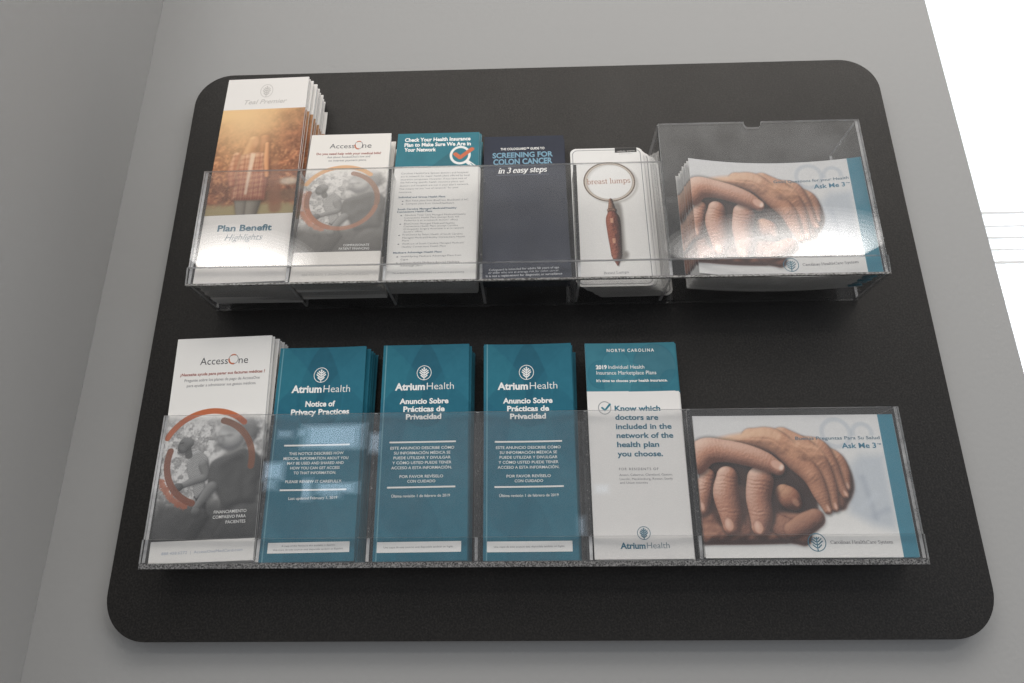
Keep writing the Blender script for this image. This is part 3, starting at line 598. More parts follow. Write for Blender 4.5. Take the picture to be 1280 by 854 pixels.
TEAL = np.array([31, 104, 124.])
def paint_teal(w, h, seed):
    """teal cover with large faint leaf shapes"""
    c = Canvas(w, h, 12, TEAL, seed)
    def leaf(x, y, rx, ry, ang, col, al):
        ca, sa = math.cos(ang), math.sin(ang)
        u, v = (c.X - x) * ca + (c.Y - y) * sa, -(c.X - x) * sa + (c.Y - y) * ca
        wv = rx * np.sqrt(np.clip(1 - (v / ry) ** 2, 0, 1)) * (1 - .45 * np.clip(v / ry, -1, 1))
        c.mix(smooth(.08, -.08, np.abs(u) - wv) * (np.abs(v) < ry) * al * .7, col)
    for x, y, rx, ry, ang, col, al in ((w * .5, h * .8, 2.2, 4.6, 0, (20, 84, 104), .8), (w * .12, h * .86, 2.0, 4.6, .5, (40, 118, 134), .6), (w * .9, h * .84, 1.9, 4.8, -.5, (38, 112, 132), .55),
                                     (w * .1, h * .62, 1.8, 4.2, -.3, (22, 88, 110), .6), (w * .95, h * .6, 1.8, 4.2, .3, (22, 90, 110), .5), (w * .5, h * .48, 2.2, 4.6, 0, (34, 108, 128), .45), (w * .2, h * .3, 2.0, 4.6, .4, (20, 90, 110), .45), (w * .85, h * .25, 2.0, 4.6, -.4, (34, 108, 128), .45), (w * .5, h * .1, 2.2, 4., 0, (20, 90, 110), .4)):
        leaf(x, y, rx, ry, ang, col, al)
    c.a += ((c.noise(.5, 3) - .5) * 8)[..., None]
    c.fill(np.abs(c.X - .34) - .022, (150, 182, 190), .03, .8)
    return c

def paint_check(w, h):
    c = Canvas(w, h, 26, (224, 222, 218), 9)
    b = MARKS['check_banner']; yb = b[0][1] + (b[1][1] - b[0][1]) * c.X / w
    top = c.Y > yb
    cx, cy, rx, ry = MARKS['check_ring']
    col = np.array([34, 112, 126.]) + ((c.noise(1.5, 2) - .5) * 10)[..., None]
    lng = ((c.X - cx) + (c.Y - cy) < 0) & (np.abs((c.X - cx) - (c.Y - cy)) < 1.7)
    col = np.where(lng[..., None], col * .9, col)
    c.a = np.where(top[..., None], col, c.a)
    k = c.a.copy()
    hp = MARKS['check_handle']
    c.fill(c.limb(hp, [.26, .32])[0], (230, 228, 224), .04)
    q = np.array(hp); m = q[0] * .45 + q[1] * .55
    for s in (-.14, .06):
        c.fill(c.limb([q[0] * .7 + q[1] * .3 + [s, s], q[1] + [s, s]], [.05, .05])[0], (34, 112, 126), .03)
    e = c.ell(cx, cy, rx * 1.0, ry * .86); c.fill(e, (34, 112, 126), .03); c.fill(np.abs(e + .12) - .15, (232, 230, 226), .04)
    t = MARKS['check_tick']
    c.fill(np.minimum(c.limb(t[:2], [.27, .27])[0], c.limb(t[1:], [.27, .27])[0]), (196, 104, 70), .04)
    c.a = np.where(top[..., None], c.a, k)
    return c

def paint_nc(w, h):
    c = Canvas(w, h, 22, (224, 222, 219), 13)
    b = MARKS['nc_banner']; yb = b[0][1] + (b[1][1] - b[0][1]) * c.X / w
    k = c.a.copy(); c.a[:] = (52, 118, 134)
    for x, y, r, col, al in ((7.2, 19.3, 2.2, (62, 110, 124), .6), (1.6, 18.4, 1.4, (40, 108, 126), .6), (4.2, 17.2, 2.4, (66, 128, 142), .5), (6.2, 16.6, 1.6, (44, 106, 122), .5), (3.2, 19.4, 1.5, (64, 130, 146), .5), (8.9, 17.4, 1.3, (38, 104, 122), .5)):
        e = c.ell(x, y, r, r * 1.1); c.fill(e, col, .05, al); c.fill(np.abs(e) - .06, (38, 100, 118), .05, al * .6)
    c.a += ((c.noise(.8, 3) - .5) * 10)[..., None]
    c.a = np.where((c.Y > yb)[..., None], c.a, k)
    x, y, rx, ry = MARKS['nc_check']
    c.fill(np.abs(c.ell(x, y, rx, ry)) - .035, (122, 128, 130), .03)
    T = [(x - .27, y + .02), (x + .02, y - .25), (x + .55, y + .36)]
    c.fill(np.minimum(c.limb(T[:2], [.085, .085])[0], c.limb(T[1:], [.085, .1])[0]), (30, 108, 128), .03)
    return c

def paint_navy(w, h):
    c = Canvas(w, h, 20, (17, 27, 48), 17)
    c.a += ((c.noise(2.5, 2) - .5) * 10)[..., None]
    for i in (0, 2):
        a, b = MARKS['navy_rules'][i:i + 2]; c.fill(c.limb([a, b], [.03, .03])[0], (120, 128, 142), .03, .9)
    return c

# ------------------------------------------------------------------ helpers
def tag(o, label=None, cat=None, group=None, kind=None):
    if label: o['label'] = label
    if cat: o['category'] = cat
    if group: o['group'] = group
    if kind: o['kind'] = kind
    return o
def empty(name, loc):
    o = bpy.data.objects.new(name, None); COL.objects.link(o); o.location = loc; o.empty_display_size = .02; return o
def link(name, me, parent=None, mats=()):
    o = bpy.data.objects.new(name, me); COL.objects.link(o)
    for m in mats: me.materials.append(m)
    if parent: o.parent = parent
    return o
def lin(c):
    c = np.asarray(c, float) / 255.
    return np.where(c <= .04045, c / 12.92, ((c + .055) / 1.055) ** 2.4)

def mat(name, col=(.8, .8, .8), rough=.5, spec=.5, bump=0, scale=400, vary=0):
    m = bpy.data.materials.new(name); m.use_nodes = True; t = m.node_tree; b = t.nodes['Principled BSDF']
    b.inputs['Base Color'].default_value = (*col, 1); b.inputs['Roughness'].default_value = rough
    b.inputs['Specular IOR Level'].default_value = spec
    if bump or vary:
        co = t.nodes.new('ShaderNodeTexCoord'); n = t.nodes.new('ShaderNodeTexNoise'); n.inputs['Scale'].default_value = scale
        n.inputs['Detail'].default_value = 4; t.links.new(co.outputs['Object'], n.inputs['Vector'])
        if bump:
            bp = t.nodes.new('ShaderNodeBump'); bp.inputs['Strength'].default_value = bump; bp.inputs['Distance'].default_value = .0006
            t.links.new(n.outputs['Fac'], bp.inputs['Height']); t.links.new(bp.outputs[0], b.inputs['Normal'])
        if vary:
            n2 = t.nodes.new('ShaderNodeTexNoise'); n2.inputs['Scale'].default_value = 7; n2.inputs['Detail'].default_value = 5
            t.links.new(co.outputs['Object'], n2.inputs['Vector'])
            mx = t.nodes.new('ShaderNodeMapRange'); mx.inputs[3].default_value = rough - vary; mx.inputs[4].default_value = rough + vary
            t.links.new(n2.outputs['Fac'], mx.inputs[0]); t.links.new(mx.outputs[0], b.inputs['Roughness'])
    return m

def schlick(t, f0):
    """view-angle reflectance that works on both sides of a sheet"""
    g = t.nodes.new('ShaderNodeNewGeometry'); d = t.nodes.new('ShaderNodeVectorMath'); d.operation = 'DOT_PRODUCT'
    t.links.new(g.outputs['Incoming'], d.inputs[0]); t.links.new(g.outputs['Normal'], d.inputs[1])
    def mth(op, a, b=None):
        n = t.nodes.new('ShaderNodeMath'); n.operation = op
        for i, v in enumerate((a, b)):
            if v is None: continue
            if isinstance(v, (int, float)): n.inputs[i].default_value = v
            else: t.links.new(v, n.inputs[i])
        return n.outputs[0]
    a = mth('SUBTRACT', 1., mth('ABSOLUTE', d.outputs['Value']))
    return mth('ADD', mth('MULTIPLY', mth('POWER', a, 5.), 1 - f0), f0)

def acrylic(name, tint=.97, f0=.045, haze=.0, rough=.015, wave=0):
    m = bpy.data.materials.new(name); m.use_nodes = True; t = m.node_tree; t.nodes.clear()
    out = t.nodes.new('ShaderNodeOutputMaterial'); tr = t.nodes.new('ShaderNodeBsdfTransparent'); tr.inputs[0].default_value = (tint, tint, tint * 1.0, 1)
    gl = t.nodes.new('ShaderNodeBsdfGlossy'); gl.inputs['Roughness'].default_value = rough
    if wave:                                   # sheet plastic is never quite flat: reflections ripple
        cw = t.nodes.new('ShaderNodeTexCoord'); nw = t.nodes.new('ShaderNodeTexNoise'); nw.inputs['Scale'].default_value = 9; nw.inputs['Detail'].default_value = 1; nw.inputs['Roughness'].default_value = .4
        bw = t.nodes.new('ShaderNodeBump'); bw.inputs['Strength'].default_value = 1; bw.inputs['Distance'].default_value = wave
        t.links.new(cw.outputs['Object'], nw.inputs['Vector']); t.links.new(nw.outputs['Fac'], bw.inputs['Height']); t.links.new(bw.outputs[0], gl.inputs['Normal'])
    mx = t.nodes.new('ShaderNodeMixShader'); t.links.new(schlick(t, f0), mx.inputs[0]); t.links.new(tr.outputs[0], mx.inputs[1]); t.links.new(gl.outputs[0], mx.inputs[2])
    last = mx
    if haze:
        df = t.nodes.new('ShaderNodeBsdfDiffuse'); df.inputs[0].default_value = (.8, .8, .8, 1)
        m2 = t.nodes.new('ShaderNodeMixShader')
        co = t.nodes.new('ShaderNodeTexCoord'); n = t.nodes.new('ShaderNodeTexNoise'); n.inputs['Scale'].default_value = 14; n.inputs['Detail'].default_value = 7; n.inputs['Roughness'].default_value = .7
        t.links.new(co.outputs['Object'], n.inputs['Vector'])
        r = t.nodes.new('ShaderNodeMapRange'); r.inputs[1].default_value = .35; r.inputs[2].default_value = .7; r.inputs[3].default_value = haze * .3; r.inputs[4].default_value = haze * 1.6
        t.links.new(n.outputs['Fac'], r.inputs[0]); t.links.new(r.outputs[0], m2.inputs[0])
        t.links.new(mx.outputs[0], m2.inputs[1]); t.links.new(df.outputs[0], m2.inputs[2]); last = m2
    t.links.new(last.outputs[0], out.inputs[0])
    return m

def speckle(name, dark, light, scale, lo, hi, alpha=1.):
    """glued acrylic joint: bubbles and glints"""
    m = bpy.data.materials.new(name); m.use_nodes = True; t = m.node_tree; b = t.nodes['Principled BSDF']
    co = t.nodes.new('ShaderNodeTexCoord'); n = t.nodes.new('ShaderNodeTexNoise'); n.inputs['Scale'].default_value = scale; n.inputs['Detail'].default_value = 3
    t.links.new(co.outputs['Object'], n.inputs['Vector'])
    r = t.nodes.new('ShaderNodeValToRGB'); r.color_ramp.elements[0].position = lo; r.color_ramp.elements[1].position = hi
    r.color_ramp.elements[0].color = (*dark, 1); r.color_ramp.elements[1].color = (*light, 1)
    t.links.new(n.outputs['Fac'], r.inputs[0]); t.links.new(r.outputs[0], b.inputs['Base Color'])
    b.inputs['Roughness'].default_value = .25; b.inputs['Alpha'].default_value = alpha
    return m

def attr_mat(name, rough=.36, spec=.4):
    m = mat(name, rough=rough, spec=spec); t = m.node_tree
    a = t.nodes.new('ShaderNodeAttribute'); a.attribute_name = 'Print'
    t.links.new(a.outputs['Color'], t.nodes['Principled BSDF'].inputs['Base Color'])
    return m

M = dict(
    wall=mat('grey_wall_paint', (.362, .360, .353), .55, .3, bump=.5, scale=190),
    side=mat('grey_side_wall_paint', (.37, .366, .357), .55, .3, bump=.5, scale=190),
    board=mat('black_laminate', (.0105, .0098, .0092), .44, .29, bump=.6, scale=1500, vary=.10),
    edge=mat('dark_edge_band', (.10, .082, .062), .5, .4, bump=.2, scale=600),
    acrylic=acrylic('clear_acrylic', haze=.016, rough=.0, f0=.042, wave=.00010),  # diffuse haze: slight scratches plus reflected room light put into the colour
    glare_haze=acrylic('acrylic_painted_glare', haze=.045, rough=.0, f0=.042, wave=.00010),  # stronger diffuse veil imitates the ceiling reflected in the pocket front
    base=acrylic('clear_acrylic_floor', tint=.86, f0=.04, haze=.022, rough=.12),
    rim=acrylic('acrylic_cut_edge', tint=.85, f0=.10, haze=.6, rough=.2),
    rimdull=acrylic('acrylic_dull_edge', tint=.80, f0=.06, haze=.05, rough=.2),
    glue=speckle('dark_glue_joint', (.006, .006, .006), (.33, .32, .31), 520, .60, .78),
    gluel=speckle('speckled_glue_joint', (.02, .02, .021), (.32, .315, .31), 700, .36, .76),
    gluet=speckle('pale_glue_joint', (.07, .066, .062), (.34, .33, .32), 420, .36, .66),
    paper=mat('white_paper', (.74, .735, .72), .45, .4, bump=.05, scale=300),
    paperteal=mat('teal_paper', (.018, .115, .165), .4, .4, bump=.05, scale=300),
    papernavy=mat('navy_paper', (.010, .014, .034), .5, .25, bump=.05, scale=300),
    printed=attr_mat('printed_cover', .5, .25),
    frame=mat('white_window_frame', (.8, .8, .79), .35, .5),
)
t = M['board'].node_tree                       # fine fleck in the laminate, its brown tint imitating warm sheen
co = t.nodes.new('ShaderNodeTexCoord'); n = t.nodes.new('ShaderNodeTexNoise'); n.inputs['Scale'].default_value = 520; n.inputs['Detail'].default_value = 3
r = t.nodes.new('ShaderNodeValToRGB'); r.color_ramp.elements[0].position = .42; r.color_ramp.elements[1].position = .72
r.color_ramp.elements[0].color = (.0085, .0083, .0083, 1); r.color_ramp.elements[1].color = (.026, .024, .0225, 1)
t.links.new(co.outputs['Object'], n.inputs['Vector']); t.links.new(n.outputs['Fac'], r.inputs[0]); t.links.new(r.outputs[0], t.nodes['Principled BSDF'].inputs['Base Color'])
t.nodes['Principled BSDF'].inputs['Specular Tint'].default_value = (1, .96, .92, 1)
INK = dict(white=(238, 237, 234), slate=(58, 104, 124), slate2=(74, 96, 112), lgrey=(168, 168, 168), vgrey=(196, 192, 186), dgrey=(70, 70, 74), mgrey=(120, 120, 120), rust=(150, 66, 44),
           sky=(104, 148, 170), pale=(190, 192, 196), tan=(176, 122, 92), askteal=(48, 118, 146), bluegrey=(168, 178, 192), ncteal=(24, 98, 122), greyteal=(98, 124, 136), teal=(34, 110, 134), orange=(190, 102, 66))
INKM = {k: mat('ink_' + k.replace('2', '_dark'), tuple(lin(v)), .4, .35) for k, v in INK.items()}

def box_bm(bm, x0, x1, y0, y1, z0, z1, main=None, edge_index=1):
    """axis-aligned box in cm; faces not facing the MAIN axis get the cut-edge material"""
    v = [bm.verts.new((x * CM, y * CM, z * CM)) for x in (x0, x1) for y in (y0, y1) for z in (z0, z1)]
    for idx, ax in (((0, 1, 3, 2), 0), ((4, 6, 7, 5), 0), ((0, 4, 5, 1), 1), ((2, 3, 7, 6), 1), ((0, 2, 6, 4), 2), ((1, 5, 7, 3), 2)):
        f = bm.faces.new([v[i] for i in idx])
        if main is not None and ax != main: f.material_index = edge_index
def to_mesh(bm, name, smooth_=False):
    bmesh.ops.recalc_face_normals(bm, faces=bm.faces)
    me = bpy.data.meshes.new(name); bm.to_mesh(me); bm.free()
    if smooth_:
        for p in me.polygons: p.use_smooth = True
    return me
def panel(name, parent, b, main, mats=None):
    bm = bmesh.new(); o0 = parent.location / CM
    box_bm(bm, b[0] - o0.x, b[1] - o0.x, b[2] - o0.y, b[3] - o0.y, b[4] - o0.z, b[5] - o0.z, main)
    return link(name, to_mesh(bm, name), parent, mats or (M['acrylic'], M['rim']))

# ------------------------------------------------------------------ the setting
def slab(name, boxes, m, kind='structure', parent=None):
    bm = bmesh.new()
    for b in boxes: box_bm(bm, *b)
    o = link(name, to_mesh(bm, name), parent, (m,))
    if kind: o['kind'] = kind
    return o
WX, WZ0, WZ1, WX1 = 97.45, 4., 170., 200.
wall = slab('wall', [(-60, WX, 0, 14, -120, 260), (WX1, 330, 0, 14, -120, 260), (WX, WX1, 0, 14, -120, WZ0), (WX, WX1, 0, 14, WZ1, 260)], M['wall'])
tag(wall, 'smooth grey painted wall behind the black board', 'wall')
bm = bmesh.new(); box_bm(bm, -160, -8.38, -24, -.02, -120, 260)
bmesh.ops.bevel(bm, geom=[e for e in bm.edges if abs(e.verts[0].co.x + .0838) < 1e-4 and abs(e.verts[1].co.x + .0838) < 1e-4 and e.verts[0].co.y < -.1 and e.verts[1].co.y < -.1], offset=.004, segments=3, affect='EDGES')
side = link('side_wall', to_mesh(bm, 'side_wall'), None, (M['side'],)); tag(side, 'darker grey return wall meeting the board wall in a corner', 'wall', kind='structure')

# daylight outside and the window with its drawn shade
def emit(name, col, st):
    m = bpy.data.materials.new(name); m.use_nodes = True; t = m.node_tree; t.nodes.clear()
    e = t.nodes.new('ShaderNodeEmission'); e.inputs[0].default_value = (*col, 1); e.inputs[1].default_value = st
    o = t.nodes.new('ShaderNodeOutputMaterial'); t.links.new(e.outputs[0], o.inputs[0]); return m
sky = slab('sky', [(20, 420, 120, 121, -200, 420)], emit('daylight_sky', (.93, .97, 1), 7)); tag(sky, 'white daylight sky outside the window', 'sky')
win = empty('window', (WX * CM, .04, WZ0 * CM)); tag(win, 'blown out white window with a backlit drawn shade', 'window')
mt = bpy.data.materials.new('translucent_shade'); mt.use_nodes = True; t = mt.node_tree; t.nodes.clear()
tl = t.nodes.new('ShaderNodeBsdfTranslucent'); tl.inputs[0].default_value = (.86, .87, .88, 1); df = t.nodes.new('ShaderNodeBsdfDiffuse'); df.inputs[0].default_value = (.8, .8, .8, 1)
ms = t.nodes.new('ShaderNodeMixShader'); ms.inputs[0].default_value = .25; oo = t.nodes.new('ShaderNodeOutputMaterial')
t.links.new(tl.outputs[0], ms.inputs[1]); t.links.new(df.outputs[0], ms.inputs[2]); t.links.new(ms.outputs[0], oo.inputs[0])
bm = bmesh.new(); box_bm(bm, .1, WX1 - WX - .1, -1.2, -1.15, .2, WZ1 - WZ0 - .2); link('shade', to_mesh(bm, 'shade'), win, (mt,))
bm = bmesh.new()
for z, hh in ((48.0, .32), (46.2, .2), (44.6, .24), (43.0, .18), (41.2, .34)):
    box_bm(bm, 1.9, WX1 - WX - .6, -1.55, -1.25, z - WZ0, z + hh - WZ0)
link('sash_rail', to_mesh(bm, 'sash_rail'), win, (M['frame'],))
bm = bmesh.new()
for b in ((.02, 2.2, 3, 8, .1, WZ1 - WZ0 - .1), (WX1 - WX - 2.2, WX1 - WX - .02, 3, 8, .1, WZ1 - WZ0 - .1), (2.25, WX1 - WX - 2.25, 3, 8, .1, 3), (2.25, WX1 - WX - 2.25, 3, 8, WZ1 - WZ0 - 3, WZ1 - WZ0 - .1)): box_bm(bm, *b)
link('frame', to_mesh(bm, 'frame'), win, (mt,))

# ------------------------------------------------------------------ the black board
BW, BH, BT = 87.6, 68.3, 1.9
def rrect(x0, x1, z0, z1, r, n=14):
    P = []
    for cx, cz, a0 in ((x1 - r, z1 - r, 0), (x0 + r, z1 - r, 90), (x0 + r, z0 + r, 180), (x1 - r, z0 + r, 270)):
        for i in range(n + 1):
            a = math.radians(a0 + 90 * i / n); P.append((cx + r * math.cos(a), cz + r * math.sin(a)))
    return P
def prism(name, P, y0, y1, parent, mats, bevel=0, sidemat=0):
    bm = bmesh.new()
    A = [bm.verts.new((x * CM, y0 * CM, z * CM)) for x, z in P]; B = [bm.verts.new((x * CM, y1 * CM, z * CM)) for x, z in P]
    f0 = bm.faces.new(A); f1 = bm.faces.new(B[::-1])
    for i in range(len(P)):
        j = (i + 1) % len(P); f = bm.faces.new((A[j], A[i], B[i], B[j])); f.material_index = sidemat
    if bevel:
        bmesh.ops.bevel(bm, geom=list(f0.edges), offset=bevel * CM, segments=2, affect='EDGES')
    return link(name, to_mesh(bm, name), parent, mats)
board = empty('display_board', (BW / 2 * CM, 0, 0)); tag(board, 'black laminate board with rounded corners mounted on grey wall', 'board')
prism('laminate_face', rrect(-BW / 2, BW / 2, 0, BH, 4.6), -BT, -BT + .09, board, (M['board'],), .04)
prism('edge_band', rrect(-BW / 2 + .03, BW / 2 - .03, .03, BH - .03, 4.57), -BT + .092, -.05, board, (M['edge'],))

# ------------------------------------------------------------------ the two acrylic racks
UX = [6.84, 17.26, 27.55, 37.75, 48.05, 57.55]; UB, UE = 57.65, 79.9; UZ, UT, UTT, UR = 34.93, 48.9, 53.8, 37.02; UY = -BT - 7.23
LX = [4.98, 16.1, 26.8, 37.3, 48.3, 58.75]; LE = 79.83; LZ, LT, LR = 7.08, 21.85, 9.53; LY = -BT - 3.9
G3 = .3
def finish_rack(r, xs, xe, z0, zr, zt, yf, ztall, nm):
    yb = -BT - .04
    panel('floor', r, (xs[0] + .02, xe - .02, yf + G3 + .02, yb, z0, z0 + .28), 2, (M['base'], M['rimdull']))
    panel('back_panel', r, (xs[0] + .02, xe - .02, yb - .18, yb - .01, z0 + .3, zt - .3), 1, (M['acrylic'], M['rimdull']))
    rail = panel('front_rail', r, (xs[0] - .06, xe + .06, yf - .04, yf + G3 - .05, z0 + .22, zr), 1)
    for v in rail.data.vertices:               # the rail leans out a little at its top
        if v.co.z > .01: v.co.y -= .0014 if nm == 'u' else .0005
    o = panel('bottom_joint', r, (xs[0] - .04, xe + .04, yf - .035, yf + G3 - .04, z0 - (.28 if nm == 'l' else .0), z0 + .2), None, (M['gluel'] if nm == 'l' else M['gluet'],))
    o['label'] = 'speckled glue joint along the bottom edge'
    for i, x in enumerate(xs):
        top = zt if i < 5 else ztall
        xx = x if i else x + .02
        d = panel('divider' if 0 < i else 'end_panel', r, (xx, xx + G3, yf + G3 + .03, yb - .2, z0 + .3, top), 0)
        if i:
            g = panel('glue_joint', r, (xx - .02, xx + G3, yf + G3 + .002, yf + G3 + .026, zr, top - .05), None, (M['glue'],))
            g.parent = d
    panel('end_panel', r, (xe - G3 - .02, xe - .02, yf + G3 + .03, yb - .2, z0 + .3, ztall), 0)
up = empty('acrylic_rack', ((UX[0] + UE) / 2 * CM, (UY + 3) * CM, UZ * CM)); tag(up, 'upper clear acrylic brochure rack with a taller landscape pocket at its end', 'brochure rack')
panel('front_panel', up, (UX[0], UB - .1, UY, UY + G3, UR + .02, UT), 1)
# tall pocket front with a thumb notch in its top edge
nx, nr, nd = 68.15, 1.0, .75
P = [(UB, UR + .02), (UE, UR + .02), (UE, UTT), (nx + nr, UTT)]
for i in range(9):
    a = math.pi * .5 * i / 8; P.append((nx + nr - .02 - .45 * (1 - math.cos(a)), UTT - nd * math.sin(a)))
for i in range(9):
    a = math.pi * .5 * (1 - i / 8); P.append((nx - nr + .02 + .45 * (1 - math.cos(a)), UTT - nd * math.sin(a)))
P.append((nx - nr, UTT)); P.append((UB, UTT))
o = prism('tall_front_panel', [(x - up.location.x / CM, z - up.location.z / CM) for x, z in P], UY - up.location.y / CM, UY + G3 - up.location.y / CM, up, (M['glare_haze'], M['rim']), 0, 1)
finish_rack(up, UX, UE, UZ, UR, UT, UY, UTT, 'u')
low = empty('acrylic_rack', ((LX[0] + LE) / 2 * CM, (LY + 2) * CM, LZ * CM)); tag(low, 'lower clear acrylic brochure rack with six pockets and a level top', 'brochure rack')
panel('front_panel', low, (LX[0], LE, LY, LY + G3, LR + .02, LT), 1)
finish_rack(low, LX, LE, LZ, LR, LT, LY, LT, 'l')

# ------------------------------------------------------------------ printed sheets
class Sheet:
    def __init__(s, key, th, sag=0., curl=0., round_=0.):
        s.key = key; s.x, s.y, s.z, s.w, s.h, s.lean, s.yaw, s.roll = SHEETS[key]; s.th = th; s.sag = sag; s.curl = curl; s.round = round_
    def pt(s, u, v, off=0.):                 # cover point (cm from lower left) -> local metres; the sheet may bow or curl
        x = u - s.w / 2; y = s.sag * (1 - (2 * x / s.w) ** 2) + s.curl * (v / s.h) ** 2
        return (x * CM, (y - off) * CM, v * CM)
def trifold_mesh(s, nx=14, nz=16):
    bm = bmesh.new(); t = .04
    us = np.linspace(0, s.w, nx + 1); vs = np.linspace(0, s.h, nz + 1)
    offs = [0., -(s.th / 2), -s.th] if s.th > .12 else [0.]
    for k, o in enumerate(offs):
        inset = .04 * k
        F = [[bm.verts.new(s.pt(min(max(u, inset), s.w - inset), min(v, s.h - inset), o)) for u in us] for v in vs]
        Bk = [[bm.verts.new(s.pt(min(max(u, inset), s.w - inset), min(v, s.h - inset), o - t)) for u in us] for v in vs]
        for j in range(nz):
            for i in range(nx):
                bm.faces.new((F[j][i], F[j][i + 1], F[j + 1][i + 1], F[j + 1][i])); bm.faces.new((Bk[j][i + 1], Bk[j][i], Bk[j + 1][i], Bk[j + 1][i + 1]))
            bm.faces.new((F[j][0], F[j + 1][0], Bk[j + 1][0], Bk[j][0])); bm.faces.new((F[j][nx], Bk[j][nx], Bk[j + 1][nx], F[j + 1][nx]))
        for i in range(nx):
            bm.faces.new((F[0][i], Bk[0][i], Bk[0][i + 1], F[0][i + 1])); bm.faces.new((F[nz][i], F[nz][i + 1], Bk[nz][i + 1], Bk[nz][i]))
        if k:                                  # the fold joining this leaf to the one before, alternating sides
            u = s.w if k == 1 else 0.
            for j in range(nz):
                bm.faces.new([bm.verts.new(s.pt(u, v, oo)) for v, oo in ((vs[j], offs[k - 1] - t), (vs[j], o), (vs[j + 1], o), (vs[j + 1], offs[k - 1] - t))])
    return to_mesh(bm, 'folded_paper')
def card_mesh(s):
    bm = bmesh.new(); P = rrect(0, s.w, 0, s.h, s.round, 6)
    A = [bm.verts.new(s.pt(u, v, 0)) for u, v in P]; B = [bm.verts.new(s.pt(u, v, -s.th)) for u, v in P]
    bm.faces.new(A); bm.faces.new(B[::-1])
    for i in range(len(P)):
        j = (i + 1) % len(P); bm.faces.new((A[j], A[i], B[i], B[j]))
    return to_mesh(bm, 'card')
def print_mesh(s, cv, off=.012):
    ny, nx_ = cv.ny, cv.nx
    u, v = np.meshgrid(np.linspace(0, s.w, nx_), np.linspace(0, s.h, ny))
    x = u - s.w / 2; y = s.sag * (1 - (2 * x / s.w) ** 2) + s.curl * (v / s.h) ** 2 - off
    co = np.stack([x, y, v], -1).reshape(-1, 3) * CM
    i = np.arange(ny * nx_).reshape(ny, nx_)
    q = np.stack([i[:-1, :-1], i[:-1, 1:], i[1:, 1:], i[1:, :-1]], -1).reshape(-1, 4)
    if s.round:
        cu, cvv = co[q].mean(1)[:, 0] / CM + s.w / 2, co[q].mean(1)[:, 2] / CM; r = s.round
        dx = np.clip(np.abs(cu - s.w / 2) - (s.w / 2 - r), 0, None); dy = np.clip(np.abs(cvv - s.h / 2) - (s.h / 2 - r), 0, None)
        q = q[np.hypot(dx, dy) < r]
    me = bpy.data.meshes.new('cover_print'); me.vertices.add(len(co)); me.vertices.foreach_set('co', co.ravel())
    me.loops.add(q.size); me.loops.foreach_set('vertex_index', q.ravel().astype(np.int32))
    me.polygons.add(len(q)); me.polygons.foreach_set('loop_start', np.arange(0, q.size, 4, dtype=np.int32)); 
    me.update(calc_edges=True)
    at = me.attributes.new('Print', 'FLOAT_COLOR', 'POINT')
    c = np.ones((ny * nx_, 4), np.float32); c[:, :3] = lin(np.clip(cv.a, 0, 255)).reshape(-1, 3)
    at.data.foreach_set('color', c.ravel())
    if s.sag or s.curl: me.polygons.foreach_set('use_smooth', np.ones(len(q), bool))
    return me

